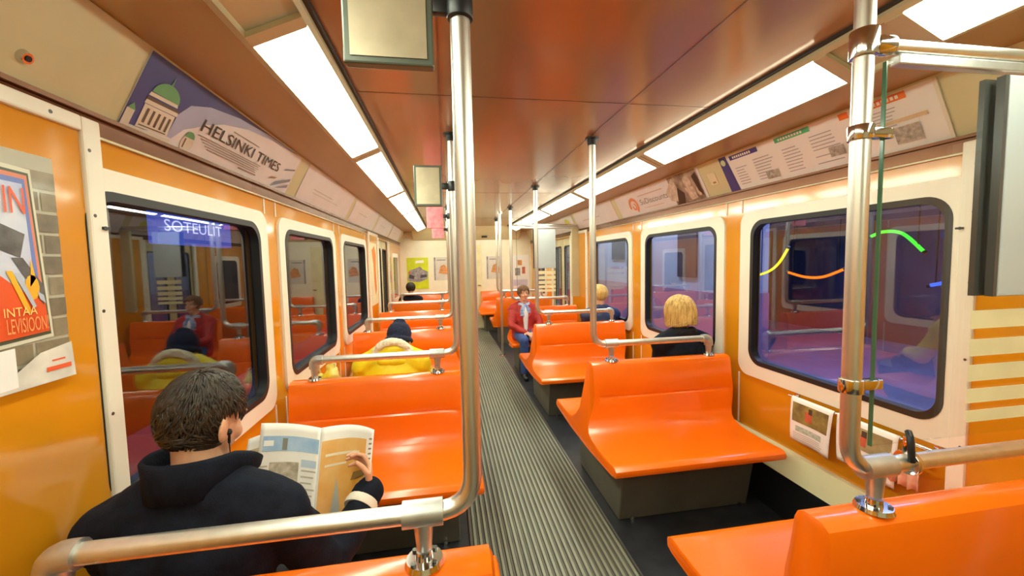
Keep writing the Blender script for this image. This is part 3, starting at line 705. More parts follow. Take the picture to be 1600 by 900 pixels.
# orange poster on the far left pocket panel
t = thing('poster', 'orange and cream poster on the far left wall panel before the door', 'poster', (-1.4855, 5.58, 1.0)); sh = Sheet((0, 0, 0), (0, 1, 0), (0, 0, 1))
sh.base('poster_sheet', .5, .85, mat('poster_cream', 'ead9b0', rough=.4), t, t=-.003); sh.k = 6
sh.polys('orange_figure', [[(.1, .75), (.3, .82), (.42, .7), (.36, .5), (.40, .2), (.3, .12), (.22, .3), (.2, .55)]], mat('poster_bright_orange', 'ea7a28', rough=.5), t)
# dark vent on the end wall
t = thing('wall_vent', 'small black vent high on the far end wall', 'vent', (.39, YE-.125, 2.125)); MB().box((-.06, -.03, -.02), (.06, .03, .02)).build('vent_box', BLACKP, t, bevel=.004)
MB().box((-.05, -.034, -.012), (.05, -.0305, -.006)).box((-.05, -.034, .004), (.05, -.0305, .010)).build('vent_slot', DARKG, t)

# --- newspaper rack and papers under the near right window
t = thing('newspaper_rack', 'chrome rod rack on the amber wall below the near right window', 'rack', (1.5, 1.66, .745))
MB().cyl((-.034, -.36, 0), (-.034, .36, 0), .007).build('rod', CHROME, t, smooth=True)
for y in (-.35, .33):
    MB().cyl((-.001, y, .0), (-.034, y, .0), .008).box((-.012, y-.014, -.02), (-.0006, y+.014, .02)).build('bracket', CHROME, t, smooth=True, bevel=.001)
def hung_paper(y0, y1, drop, label, seed, tone):
    t = thing('newspaper', label, 'newspaper', (1.466, (y0+y1)/2, .745), 0, 'newspapers hanging on the rack')
    rg = random.Random(seed); w = (y1-y0)/2; ph = rg.random()*6
    def fn(u, v, l=0):      # u 0..1 from far to near end, v 0 at the rod to 1 at the hem
        y = w-2*w*u
        a = min(1, v/.08); x = -.011-.010*math.sin(v*2.2)-.006*math.sin(u*7+ph)*v
        if v < .08: x = -.0085*math.sin(a*PI/2)-.0025; z = .0085*math.cos(a*PI/2)+.002
        else: z = -drop*(v-.08)/.92
        return Vector((x-l, y+.02*v*(u-.5), z-.012*u*v))
    mb = MB(); nu, nv = 14, 14
    G = [[mb.bm.verts.new(fn(i/nu, j/nv)) for j in range(nv+1)] for i in range(nu+1)]
    for i in range(nu):
        for j in range(nv): mb.bm.faces.new((G[i][j], G[i+1][j], G[i+1][j+1], G[i][j+1]))
    o = mb.build('folded_sheet', PAPER, t, smooth='all', normals=False)
    sd = o.modifiers.new('s', 'SOLIDIFY'); sd.thickness = .003; sd.offset = 0
    def patch(nm, u0, u1, v0, v1, m_, l):
        mb = MB(); n = 8
        G = [[mb.bm.verts.new(fn(u0+(u1-u0)*i/n, v0+(v1-v0)*j/n, l)) for j in range(n+1)] for i in range(n+1)]
        for i in range(n):
            for j in range(n): mb.bm.faces.new((G[i][j], G[i+1][j], G[i+1][j+1], G[i][j+1]))
        return mb.build(nm, m_, t, normals=False)
    patch('photo_print', .06, .93, .14, .56, mat('press_photo_'+tone, 'a89a52' if tone == 'ochre' else 'b0a878', rough=.5, noise=.3, nscale=18, color2='6a5636' if tone == 'ochre' else '8f7a5a'), .0026)
    patch('red_figure', .38, .55, .26, .48, mat('press_red', 'b8583c', rough=.5, noise=.2, nscale=20), .0032)
    patch('dark_figure', .46, .55, .18, .30, mat('press_dark', '4a3a2c', rough=.5), .0037)
    patch('headline_print', .16, .80, .64, .76, mat('press_headline_green', '8fb0a0', rough=.5, noise=.25, nscale=60, color2='dfe2d8'), .0026)
    for k in range(4): patch('printed_text', .1, .85-.1*rg.random(), .80+.04*k, .815+.04*k, mat('press_text', 'c4bcae', rough=.5), .0026)
    return t
hung_paper(1.735, 1.99, .235, 'newspaper hanging at the far end of the rack, left of the thick grab pole', 1, 'ochre')
hung_paper(1.43, 1.715, .225, 'newspaper hanging at the near end of the rack, right of the thick grab pole', 5, 'olive')
# a folded pink sheet hanging low
t = thing('newspaper', 'crumpled pinkish sheet hanging low behind the thick grab rail', 'newspaper', (1.44, 1.375, .60), 0)
mb = MB(); nu, nv = 18, 4
G = [[mb.bm.verts.new((-.012*math.sin(i*1.1)*(.3+j/nv)-.02, .06-.115*i/nu, .085-.12*j/nv+.006*math.sin(i*1.9)*(j/nv))) for j in range(nv+1)] for i in range(nu+1)]
for i in range(nu):
    for j in range(nv): mb.bm.faces.new((G[i][j], G[i+1][j], G[i+1][j+1], G[i][j+1]))
o = mb.build('sheet', mat('pink_newsprint', 'e2b8a2', rough=.6, noise=.1, nscale=30), t, smooth='all', normals=False)
sd = o.modifiers.new('s', 'SOLIDIFY'); sd.thickness = .0025
mb = MB().box((.0, -.05, .082), (.058, .05, .088)); mb.build('hanging_tab', CHROME, t)
# little window latch on the first left window
t = thing('window_latch', 'tiny black latch on the white frame of the near left window', 'latch', (-1.486, 1.348, 1.687)); 
MB().cyl((0, 0, 0), (.014, 0, 0), .006).build('latch_pin', BLACKP, t); MB().box((.012, -.012, -.004), (.018, .012, .004)).build('latch_lever', BLACKP, t)
t = thing('window_latch', 'tiny black latch on the white frame of the near right window', 'latch', (1.486, 1.268, 1.66))
MB().cyl((0, 0, 0), (-.014, 0, 0), .006).build('latch_pin', BLACKP, t); MB().box((-.018, -.012, -.004), (-.012, .012, .004)).build('latch_lever', BLACKP, t)

# ================================================================== OUTSIDE THE WINDOWS
struct(MB().box((-5.2, -6, -.8), (-5.0, 16, 4.2)).build('wall_outside_left', mat('tunnel_rock', '2e2a28', rough=.9, noise=.3, nscale=1.5)))
struct(MB().box((1.75, -6, -.9), (7.0, 16, .05)).build('ground_platform', mat('platform_stone', '7f86a6', rough=.5, noise=.1, nscale=2)))
struct(MB().box((7.0, -6, -.9), (7.2, 16, 4.4)).build('wall_outside_right', mat('platform_wall', '5a5a78', rough=.6, noise=.15, nscale=1.2)))
struct(MB().box((1.9, -6, 3.9), (7.0, 16, 4.1)).build('ceiling_platform', mat('platform_roof', '3c3c52', rough=.8)))
struct(MB().box((3.3, 4.9, 1.05), (3.9, 13, 3.0)).build('wall_outside_backdrop', mat('backdrop_panel', 'a9b3c6', rough=.5, noise=.06, nscale=1.5)))  # backdrop added to give the farther right windows a blue-grey view
struct(MB().box((3.28, 4.9, .05), (3.92, 13, 1.05)).build('wall_outside_backdrop_base', mat('backdrop_base', 'a07c98', rough=.6, noise=.08, nscale=1.5)))  # added band, coloured for the pinkish lower part of the window view
KW = mat('backdrop_dark_panel', '3c3d52', rough=.2)
struct(MB().box((3.27, 5.6, 1.25), (3.299, 6.1, 2.5)).build('window_9', KW)); struct(MB().box((3.27, 8.1, 1.55), (3.299, 8.75, 2.15)).build('window_10', KW))  # dark patches added on the backdrop
# blue platform sign seen through the near left window
t = thing('station_sign', 'lit blue sign with white letters outside the near left window', 'sign', (-2.40, 3.08, 1.765))
sh = Sheet((0, 0, 0), (0, 1, 0), (0, 0, 1))
MB().box((-.06, -.02, -.03), (0, .92, .20)).build('sign_box', mat('sign_blue_lit', '3f62d0', rough=.4, emit=1.0, noise=.1, nscale=9), t, bevel=.004)
MB().cyl((-.03, .2, .2), (-.03, .2, 2.4), .015).cyl((-.03, .7, .2), (-.03, .7, 2.4), .015).build('hanger_rod', STEEL, t)
sh.text('sign_lettering', 'SÖTEULIT', .05, .06, .72, .10, mat('sign_letter_lit', 'dfe6ff', rough=.4, emit=1.6, noise=.01), t)
# coloured streaks of light on the platform side
def glow_arc(pts, color, name, label):  # each streak of light is modelled as a glowing tube
    t = thing('light_arc', label, 'light streak', pts[0], 0)
    P0 = Vector(pts[0]); P = [Vector(p)-P0 for p in pts]
    # smooth through the points
    out = []
    for i in range(len(P)-1):
        a, b, c, d = P[max(i-1, 0)], P[i], P[i+1], P[min(i+2, len(P)-1)]
        for k in range(6):
            u = k/6; out.append(.5*((2*b)+(c-a)*u+(2*a-5*b+4*c-d)*u*u+(3*b-a-3*c+d)*u**3))
    out.append(P[-1])
    M = emitter(name, color, 3.0)
    MB().tube(out, .011, 10).build('glowing_arc', M, t, smooth=True)
    e = MB()
    for a, b in ((out[0], out[1]), (out[-1], out[-2])):
        d = (a-b).normalized(); e.cyl(a, a+d*.02, .013)
    e.build('added_end_cap', BLACKP, t)
    for q in (out[2], out[-3]): MB().cyl(q, Vector((q.x+.03, q.y, 3.898-P0.z)), .004, n=8).build('hanger_rod', BLACKP, t)  # end caps and rods are added only to hold the streaks up
glow_arc([(2.6, 3.585, 1.373), (2.6, 3.44, 1.42), (2.6, 3.33, 1.50), (2.6, 3.235, 1.631)], (.9, .75, .02), 'arc_yellow', 'curved yellow streak of light outside the near right window')
glow_arc([(2.6, 3.22, 1.41), (2.6, 3.05, 1.375), (2.6, 2.88, 1.382), (2.6, 2.70, 1.45)], (1, .18, .01), 'arc_orange', 'curved orange streak of light outside the near right window')
glow_arc([(2.6, 2.505, 1.695), (2.6, 2.42, 1.722), (2.6, 2.30, 1.70), (2.6, 2.172, 1.575)], (.05, .9, .04), 'arc_green', 'curved green streak of light outside the near right window')
glow_arc([(2.6, 2.122, 1.355), (2.6, 2.03, 1.385), (2.6, 1.95, 1.44), (2.6, 1.885, 1.495)], (.03, .12, 1), 'arc_blue', 'curved blue streak of light outside the near right window')
# ================================================================== PEOPLE
def remeshed(mb, voxel, it=3, fac=.5):
    bmesh.ops.recalc_face_normals(mb.bm, faces=mb.bm.faces)
    me = bpy.data.meshes.new('tmp'); mb.bm.to_mesh(me); mb.bm.free()
    o = bpy.data.objects.new('tmp', me); COL.objects.link(o)
    r = o.modifiers.new('r', 'REMESH'); r.mode = 'VOXEL'; r.voxel_size = voxel
    s = o.modifiers.new('s', 'SMOOTH'); s.factor = fac; s.iterations = it
    dg = bpy.context.evaluated_depsgraph_get(); dg.update()
    out = bpy.data.meshes.new_from_object(o.evaluated_get(dg)); bpy.data.objects.remove(o); bpy.data.meshes.remove(me)
    return out
def wrinkle(me, amp, scale, seed=0):
    from mathutils import noise as nz
    n = len(me.vertices); co = np.empty(n*3); me.vertices.foreach_get('co', co); co = co.reshape(-1, 3)
    no = np.empty(n*3); me.vertices.foreach_get('normal', no); no = no.reshape(-1, 3)
    d = np.array([nz.noise(Vector((c[0]*scale+seed, c[1]*scale, c[2]*scale*1.3)))*.7+nz.noise(Vector((c[0]*scale*2.3+seed, c[1]*scale*2.3, c[2]*scale*2.3)))*.3 for c in co])
    me.vertices.foreach_set('co', (co+no*(d*amp)[:, None]).ravel()); me.update()
def ik(a, b, l1, l2, pole):
    a, b = Vector(a), Vector(b); d = b-a; L = min(d.length, (l1+l2)*.999); u = d.normalized()
    x = (l1*l1-l2*l2+L*L)/(2*L); h = math.sqrt(max(0, l1*l1-x*x)); p = Vector(pole); p = (p-u*p.dot(u)).normalized()
    return a+u*x+p*h
def hand(mb, wrist, fwd, palm, side, size=1.0, curl=(.5, .7, .5), thumb=.6):
    """fwd along the fingers, palm = palm normal, side = +1 when the thumb lies on fwd x palm"""
    W = Vector(wrist); f = Vector(fwd).normalized(); p = Vector(palm); p = (p-f*p.dot(f)).normalized(); s = f.cross(p)*side
    S = size
    for k in range(4):
        off = (.030-.020*k)*S; ln = (.086, .090, .085, .076)[k]*S
        kn = W+f*ln+s*off*.98
        mb.cap(W+s*off*.55+f*.012*S, kn, .014*S, .0105*S, 10)
        d = f.copy(); c = kn; flen = ((.042, .026, .021), (.046, .030, .022), (.043, .028, .021), (.034, .021, .019))[k]
        for j in range(3):
            a = curl[j]; d = (d*math.cos(a)+p*math.sin(a)); pn = (p*math.cos(a)-(d-p*math.sin(a))/max(.2, math.cos(a))*math.sin(a) if False else None)
            e = c+d*flen[j]*S; mb.cap(c, e, (.0092-.0008*j)*S, (.0084-.0009*j)*S, 10); c = e
            # rotate the bending plane with the finger
            p2 = (p-d*p.dot(d));
            if p2.length > .05: p = p2.normalized()
        p = Vector(palm); p = (p-f*p.dot(f)).normalized()
    b = W+s*.022*S+f*.022*S; t1 = (f*.62+s*.72+p*thumb*.5).normalized(); m1 = b+t1*.042*S
    t2 = (f*.85+s*.15+p*thumb).normalized(); m2 = m1+t2*.034*S; m3 = m2+(f*.8-s*.15+p*thumb*1.2).normalized()*.026*S
    mb.cap(b, m1, .0145*S, .0115*S, 10); mb.cap(m1, m2, .0108*S, .0098*S, 10); mb.cap(m2, m3, .0096*S, .0078*S, 10)

class Fig:
    """a seated figure: local +y is where it faces, z = 0 is the seat surface"""
    def __init__(s, loc, rotz, label, group=None, lean=0.0, head=(0, 0, 0), head_off=(0, 0, 0), scale=1.0, shoulder=.185, girth=1.0, drop=0.0):
        s.root = thing('person', label, 'person', loc, rotz, group); s.S = scale; s.lean = lean; s.sh = shoulder; s.g = girth
        L = lambda z: lean*(z/.5)
        s.neck = Vector((0, .0+L(.56), .565)); s.hc = s.neck+Vector((0, .03, .145))+Vector(head_off)
        s.HR = Euler((head[0], head[1], head[2])).to_matrix()
        s.L = L
        s.hips = [Vector((-.09, .02, .085)), Vector((.09, .02, .085))]
        s.shl = [Vector((-shoulder, L(.51)-.01, .505-drop)), Vector((shoulder, L(.51)-.01, .505-drop))]
    def H(s, p): return s.hc+s.HR @ Vector(p)
    def pose(s, wrists, poles, knees, feet):
        s.w = [Vector(x) for x in wrists]; s.kn = [Vector(x) for x in knees]; s.ft = [Vector(x) for x in feet]
        s.el = [ik(s.shl[i], s.w[i], .285, .255, poles[i]) for i in (0, 1)]
    def torso(s, mb, e):
        L = s.L; g = s.g
        mb.rings([(0, .0, -.0+.005, .10*g+e, .10+e), (0, .01, .05, .165*g+e, .125+e), (0, L(.12)+.005, .12, .165*g+e, .122+e), (0, L(.22)-.0, .22, .142*g+e, .105+e), (0, L(.33), .33, .152*g+e, .112+e), (0, L(.42), .42, .165*g+e, .112+e), (0, L(.49), .49, .135*g+e, .088+e), (0, L(.535), .535, .085+e, .062+e), (0, L(.56)+.005, .565, .056+e*.6, .056+e*.6)], 28)
        for q in s.shl:
            mb.cap((q.x*.35, q.y, .517), q, .058+e, .052+e, 16)
    def head_solid(s, mb):
        R = s.HR
        mb.cap(s.neck-Vector((0, 0, .04)), s.hc+R @ Vector((0, -.018, -.05)), .056, .054, 18)
        mb.ell(s.H((0, -.014, .03)), (.0735, .093, .083), R, 24, 16)
        mb.ell(s.H((0, .026, -.028)), (.060, .060, .078), R, 20, 14)
        mb.ell(s.H((0, .045, -.085)), (.036, .036, .026), R)
        for q in (-1, 1):
            mb.ell(s.H((q*.034, .055, -.03)), (.026, .028, .026), R)           # cheek
            mb.ell(s.H((q*.030, .078, .026)), (.024, .010, .008), R)           # brow
            mb.ell(s.H((q*.080, -.014, -.014)), (.009, .022, .035), R @ Euler((.12, 0, q*.55)).to_matrix())  # ear
            mb.ell(s.H((q*.071, .0, -.035)), (.010, .012, .012), R)
        mb.cap(s.H((0, .082, .018)), s.H((0, .102, -.026)), .008, .0125, 12)
        mb.ell(s.H((0, .090, -.030)), (.018, .012, .009), R)
        mb.ell(s.H((0, .080, -.056)), (.024, .012, .0065), R); mb.ell(s.H((0, .080, -.067)), (.020, .012, .007), R)
    def legs(s, mb, e, foot=True):
        for i in (0, 1):
            mb.cap(s.hips[i], s.kn[i], .082+e, .058+e, 16)
            mb.cap(s.kn[i], s.ft[i], .056+e, .040+e*.8, 16)
            if foot: mb.cap(s.ft[i]+Vector((0, -.02, -.035)), s.ft[i]+Vector((0, .13, -.05)), .034, .026, 12)
    def arms(s, mb, e, wr=True):
        for i in (0, 1):
            mb.cap(s.shl[i], s.el[i], .046+e, .038+e, 16); mb.cap(s.el[i], s.w[i], .038+e, (.026+e) if wr else .03+e, 16)
    def fin(s, me, name, m, parent=None, smooth='all'):
        if s.S != 1: me.transform(Matrix.Diagonal((s.S, s.S, s.S, 1)))
        o = link_mesh(name, me, m, parent or s.root, smooth); return o
    def mbfin(s, mb, name, m, parent=None, smooth=True, bevel=0, normals=True):
        if s.S != 1: mb.xform(Matrix.Diagonal((s.S, s.S, s.S, 1)))
        return mb.build(name, m, parent or s.root, smooth, bevel=bevel, normals=normals)
    def body(s, skin, hands, voxel=.0045):
        mb = MB(); s.torso(mb, 0); s.head_solid(mb); s.legs(mb, 0); s.arms(mb, 0)
        for i in (0, 1): hand(mb, **dict(wrist=s.w[i], **hands[i]))
        s.fin(remeshed(mb, voxel, 2, .5), 'body', skin)
        for q in (-1, 1):
            c = s.H((q*.030, .0728, .008))
            s.mbfin(MB().ell(c, (.0125, .0105, .0085), s.HR), 'eye', mat('eye_white', 'e9e2da', rough=.2, noise=.01))
            s.mbfin(MB().ell(s.H((q*.030, .0805, .008)), (.0058, .0042, .0058), s.HR), 'iris', mat('iris_dark', '3a2a20', rough=.15))
        s.mbfin(MB().ell(s.H((0, .0872, -.0575)), (.020, .006, .0045), s.HR).ell(s.H((0, .0867, -.0655)), (.017, .006, .005), s.HR), 'lips', mat('lips', 'b8685c', rough=.45))
    def jacket(s, m, e=.026, voxel=.009, amp=.010, scale=11, seed=0, hem=True, name='jacket'):
        mb = MB(); s.torso(mb, e); s.arms(mb, e*.75)
        if hem: mb.rings([(0, .02, .0, .185*s.g, .15), (0, .01, .06, .20*s.g, .155), (0, s.L(.18), .18, .17*s.g+e, .12+e)], 28)
        me = remeshed(mb, voxel, 5, .5); wrinkle(me, amp, scale, seed)
        return s.fin(me, name, m)
    def trousers(s, m, e=.012, voxel=.010, seed=3):
        mb = MB(); s.legs(mb, e, False)
        mb.rings([(0, .0, .004, .15*s.g, .12), (0, .01, .07, .175*s.g, .14), (0, .01, .13, .16*s.g, .13)], 24)
        me = remeshed(mb, voxel, 4, .5); wrinkle(me, .007, 12, seed); return s.fin(me, 'trousers', m)
    def shoes(s, m):
        for i in (0, 1):
            f = s.ft[i]; mb = MB().cap(f+Vector((0, -.035, -.030)), f+Vector((0, .0, -.028)), .046, .05, 14).cap(f+Vector((0, -.03, -.047)), f+Vector((0, .15, -.052)), .038, .034, 14)
            me = remeshed(mb, .008, 3, .5); s.fin(me, 'shoe', m)
    def hair(s, m, style, n=700, seed=1, off=.010, name='hair', tall=.0):
        """scalp cap plus many tapered locks that follow the skull"""
        rg = random.Random(seed); C = Vector((0, -.014, .03)); A = Vector((.0755+off, .095+off, .085+off+tall))
        def keep(p):
            x, y, z = p; ph = math.degrees(math.atan2(abs(x), y))            # 0 front, 180 back
            if style == 'bob': lim = .062 if ph < 38 else (.02 if ph < 60 else -.075)
            elif style == 'long_short': lim = .094 if ph < 44 else (.050 if ph < 82 else (-.035 if ph < 115 else -.07))
            else: lim = .066 if ph < 42 else (.036 if ph < 74 else (.046 if ph < 108 else (-.02 if ph < 122 else -.092)))
            return z > lim-.03
        mb = MB(); NU, NV = 40, 24; vs = {}
        for j in range(NV+1):
            th = PI*j/NV
            for i in range(NU):
                a = 2*PI*i/NU; vs[i, j] = Vector((A.x*.96*math.sin(th)*math.cos(a), A.y*.96*math.sin(th)*math.sin(a), A.z*.96*math.cos(th)))
        bv = {}
        def V(i, j):
            k = (i % NU, j)
            if k not in bv: bv[k] = mb.bm.verts.new(s.H(C+vs[k]))
            return bv[k]
        for j in range(NV):
            for i in range(NU):
                c = (vs[i, j]+vs[(i+1) % NU, j+1])*.5
                if keep(c) and -.012 < 99: mb.bm.faces.new((V(i, j), V((i+1) % NU, j), V((i+1) % NU, j+1), V(i, j+1)))
        bmesh.ops.remove_doubles(mb.bm, verts=mb.bm.verts, dist=1e-5)
        crown = Vector((.012, -.035, 0.99))
        cnt = 0
        while cnt < n:
            v = Vector((rg.gauss(0, 1), rg.gauss(0, 1), rg.gauss(.35, 1))).normalized()
            p = Vector((v.x*A.x, v.y*A.y, v.z*A.z))
            if not keep(p): continue
            cnt += 1
            ln = {'short': .034, 'long_short': .055, 'bob': .10}[style]*(.7+.6*rg.random()); K = 6
            rad = (.0026 if style != 'bob' else .0036)*(.7+.6*rg.random()); lift = rg.uniform(.0, .005); ln *= 1.8 if (style == 'short' and p.z < -.03) else 1; zlow = -.112-.022*rg.random(); jit = Vector((rg.gauss(0, .22), rg.gauss(0, .22), 0))
            pts = []; q = p.copy(); rmin = 0
            for k in range(K+1):
                nrm = Vector((q.x/A.x**2, q.y/A.y**2, q.z/A.z**2)).normalized()
                pts.append(s.H(C+q+nrm*(lift*math.sin(PI*min(1, k/K*.9))+.001)))
                away = Vector((q.x, q.y, 0))-Vector((crown.x, crown.y, 0))*1.0
                d = away.normalized()*.9+Vector((0, 0, -.75 if style != 'bob' else -1.1))+jit
                if style == 'short' and p.y > .03 and p.z > .03: d = Vector((.45, .9, -.15))+jit   # swept fringe
                d = d-nrm*d.dot(nrm)
                if d.length < .05: d = nrm.orthogonal()
                d.normalize(); q = q+d*ln/K
                if style == 'bob' and q.z < -.005:
                    r = math.hypot(q.x/A.x, q.y/A.y); tgt = 1.04
                    if r > 1e-3: q.x *= (1+(tgt/r-1)*.8); q.y *= (1+(tgt/r-1)*.8)
                    q.z = max(q.z, zlow)
                elif style == 'short' and q.z < -.015 and q.y < .0:
                    q.z = max(q.z, -.145)
                else:
                    r = math.sqrt((q.x/A.x)**2+(q.y/A.y)**2+(q.z/A.z)**2); q = q/r*1.0
            mb.tube(pts, 0, 5, radii=[rad*(.55+.45*math.sin(PI*min(.98, .15+k/K*.8))) if k < K else rad*.25 for k in range(K+1)])
        return s.mbfin(mb, name, m, smooth='all')

def std_hands(curl=.5):
    return [dict(fwd=(.35, .85, -.25), palm=(.2, 0, -1), side=1, curl=(curl, curl, curl*.8)), dict(fwd=(-.35, .85, -.25), palm=(-.2, 0, -1), side=-1, curl=(curl, curl, curl*.8))]
SEAT = .446
HAIRB = mat('brown_hair', '3a2b1c', rough=.45, noise=.25, nscale=45, color2='1d1610')
BLONDE = mat('blonde_hair', 'efcb7c', rough=.4, noise=.2, nscale=70, stretch=(1, 1, .12), color2='9c6e2c')
BLACKJ = mat('black_jacket_cloth', '161a26', rough=.85, ior=1.25, noise=.15, nscale=30, bump=.25, bscale=180)
DARKT = mat('dark_trouser_cloth', '1d1f27', rough=.8, noise=.15, nscale=40, bump=.2, bscale=200)
SHOE = mat('black_leather', '1a1817', rough=.45, noise=.1)
def legpose(sp=.11, kx=.46, fy=.44, fz=-.335): return dict(knees=[(-sp, kx, .075), (sp, kx, .075)], feet=[(-sp, fy, fz), (sp, fy, fz)])

# ---- the man reading the newspaper
MX, MY = -1.175, 1.095
man = Fig((MX, MY, SEAT), 0, 'person from behind in a black coat reading a newspaper, wearing an earphone', lean=.06, head=(-.26, 0, -.40), head_off=(.004, .010, -.010), shoulder=.195, girth=1.06, drop=.05)
man.pose([(-.20, .39, .29), (.372, .345, .318)], [(-.1, -.2, -1), (.2, .0, -1)], **legpose(.13, .47, .40, -.335))
man.body(SKIN, [dict(fwd=(-.1, .75, .55), palm=(.9, .1, -.1), side=1, curl=(.6, .8, .6)), dict(fwd=(-.12, .62, .78), palm=(-.75, -.45, .1), side=1, curl=(.55, .75, .6), thumb=.7, size=.96)], .004)
jk = man.jacket(BLACKJ, .030, .008, .016, 9, 2)
# stand collar, open at the front with a pointed tip on the right
mb = MB(); N = 36; rowz = [(-.035, .0), (.0, .010), (.03, .012), (.058, .020), (.066, .026), (.058, .033), (.03, .028), (-.03, .022)]
R = []
for k in range(N+1):
    a = math.radians(-205+ (230)*k/N) if False else math.radians(115+310*k/N)      # from front-left around the back to front-right
    tip = max(0, (k/N-.72)/.28); ring = []
    for (z, o_) in rowz:
        rx, ry = .088+o_, .086+o_
        fl = tip**1.5*.055*(1 if z > 0 else .2)
        ring.append(mb.bm.verts.new(man.neck+Vector((rx*math.cos(a)+fl*.9, ry*math.sin(a)-.004+.03*(z/.06)*.4+fl*.15, .006+z*(1-.45*tip)-.012*math.sin(a)-tip**1.3*.055))))
    R.append(ring)
for A_, B_ in zip(R, R[1:]):
    for k in range(len(rowz)): mb.bm.faces.new((A_[k], A_[(k+1) % len(rowz)], B_[(k+1) % len(rowz)], B_[k]))
mb.bm.faces.new(R[0]); mb.bm.faces.new(R[-1][::-1])
man.mbfin(mb, 'collar', BLACKJ, jk, smooth='all')
# sleeve end: turned cuff with a pale band
wv = (man.w[1]-man.el[1]).normalized()
man.mbfin(MB().tube([man.w[1]-wv*.062, man.w[1]-wv*.05, man.w[1]-wv*.032], 0, 20, radii=[.055, .057, .053]), 'pale_cuff_band', mat('pale_lining', 'e4dccb', rough=.7, bump=.2), jk)
man.mbfin(MB().tube([man.w[1]-wv*.034, man.w[1]-wv*.028, man.w[1]+wv*.004, man.w[1]+wv*.010], 0, 20, radii=[.049, .052, .050, .040]), 'sleeve_cuff', BLACKJ, jk)
man.trousers(DARKT); man.shoes(SHOE)
man.hair(HAIRB, 'short', 3200, 4, off=.009, tall=.014)
ep = man.H((.080, .004, -.022)); 
man.mbfin(MB().ell(ep, (.008, .008, .009)).cap(ep, man.H((.078, .012, -.05)), .004, .0035, 8).tube([man.H((.078, .012, -.05)), man.H((.074, .03, -.10)), man.neck+Vector((.06, .08, -.02)), man.neck+Vector((.05, .12, -.10))], .0016, 6), 'earphone', BLACKP)

# the open newspaper in his hands
NP = Vector((-1.0, 1.53, .772))
news = thing('newspaper', 'open newspaper held up by the person in the black coat', 'newspaper', tuple(NP))
def page_l(u, v, l=0):   # left page: u 0 outer .. 1 fold, v 0 bottom .. 1 top
    x = -.205+.205*u; y = .03*math.sin(u*PI)*.6+.17*(v-.5)+.05*(1-u)*.3
    return Vector((x-.012*v*(1-u), y-l, -.155+.335*v-.012*u*v+.02*(1-u)*v))
def page_r(u, v, l=0):   # right page, curling towards the reader at its outer edge
    x = .235*u-.035*u*u; y = -.075*u*u+.17*(v-.5)*(1-u*.2)+.02*math.sin(u*PI)
    return Vector((x+.012*v*u, y-l*(1-.3*u), -.155+.323*v+.012*u*v+.10*(1-v)*u*u))
def page_s(u, v, l=0):   # second leaf showing past the left page
    x = -.29+.13*u; y = .048+.17*(v-.5)+.02*(1-u)+.008*math.sin(u*5)
    return Vector((x, y-l, -.155+.275*v+.04*u*v))
def sheet_grid(nm, fn, m_, u0=0, u1=1, v0=0, v1=1, l=0, n=14, solid=False):
    mb = MB(); G = [[mb.bm.verts.new(fn(u0+(u1-u0)*i/n, v0+(v1-v0)*j/n, l)) for j in range(n+1)] for i in range(n+1)]
    for i in range(n):
        for j in range(n): mb.bm.faces.new((G[i][j], G[i+1][j], G[i+1][j+1], G[i][j+1]))
    o = mb.build(nm, m_, news, smooth='all', normals=False)
    if solid: sd = o.modifiers.new('s', 'SOLIDIFY'); sd.thickness = .0012; sd.offset = -1
    return o
NEWSP = mat('newsprint', 'f6f2ec', rough=.6, noise=.02)
sheet_grid('left_page', page_l, NEWSP, solid=True); sheet_grid('right_page', page_r, NEWSP, solid=True); sheet_grid('inner_leaf', page_s, NEWSP, solid=True)
sheet_grid('colour_photo_print', page_s, mat('press_colour', 'c79a5c', rough=.6, noise=.3, nscale=22, color2='dfd6b0'), .05, .95, .12, .86, .0015)
sheet_grid('blue_banner_print', page_l, mat('press_blue', '8fb6dd', rough=.6, noise=.08, nscale=18, color2='b9cfe6'), .05, .99, .74, .88, .0013)
sheet_grid('banner_figure', page_l, mat('press_grey', '8a8a80', rough=.6), .36, .44, .75, .86, .0018)
sheet_grid('banner_lettering', page_l, PAPER, .07, .22, .79, .84, .0018)
sheet_grid('photo_print', page_l, mat('press_photo_grey', '8c7f68', rough=.6, noise=.3, nscale=35, color2='d8cdbb'), .18, .66, .28, .64, .0013)
for k in range(7): sheet_grid('printed_text', page_l, mat('press_text', 'c4bcae', rough=.5), .71, .97-.03*(k % 3), .56-.055*k, .575-.055*k, .0013, n=4)
sheet_grid('blue_headline', page_l, mat('press_pale_blue', 'c3d3e2', rough=.6), .70, .97, .60, .67, .0013)
for k in range(4): sheet_grid('printed_text', page_l, mat('press_text', 'c4bcae', rough=.5), .04, .15, .6-.09*k, .615-.09*k, .0013, n=4)
sheet_grid('orange_advert_print', page_r, mat('press_orange', 'e09a34', rough=.55, noise=.12, nscale=10, color2='eebf78'), .03, .84, .0, .86, .0013)
sheet_grid('advert_line', page_r, mat('press_cream', 'f0e2c4', rough=.6), .10, .70, .70, .725, .0018, n=6); sheet_grid('advert_line', page_r, mat('press_cream', 'f0e2c4', rough=.6), .10, .45, .60, .62, .0018, n=6)
mb = MB(); l = .0022
mb.face([page_r(.20, .0, l), page_r(.44, .0, l), page_r(.30, .48, l)]); mb.build('grey_tower_print', mat('press_steel', 'aeb4ae', rough=.6), news, normals=False)
mb = MB(); mb.face([page_r(.55, .42, l), page_r(.9, .46, l), page_r(.86, .52, l), page_r(.6, .50, l)]); mb.build('brown_mark_print', mat('press_brown', '8a6a34', rough=.6), news, normals=False)
mb = MB()
for k in range(5): mb.face([page_r(.90, .62+.06*k, l), page_r(.97, .63+.06*k, l), page_r(.97, .65+.06*k, l), page_r(.90, .64+.06*k, l)])
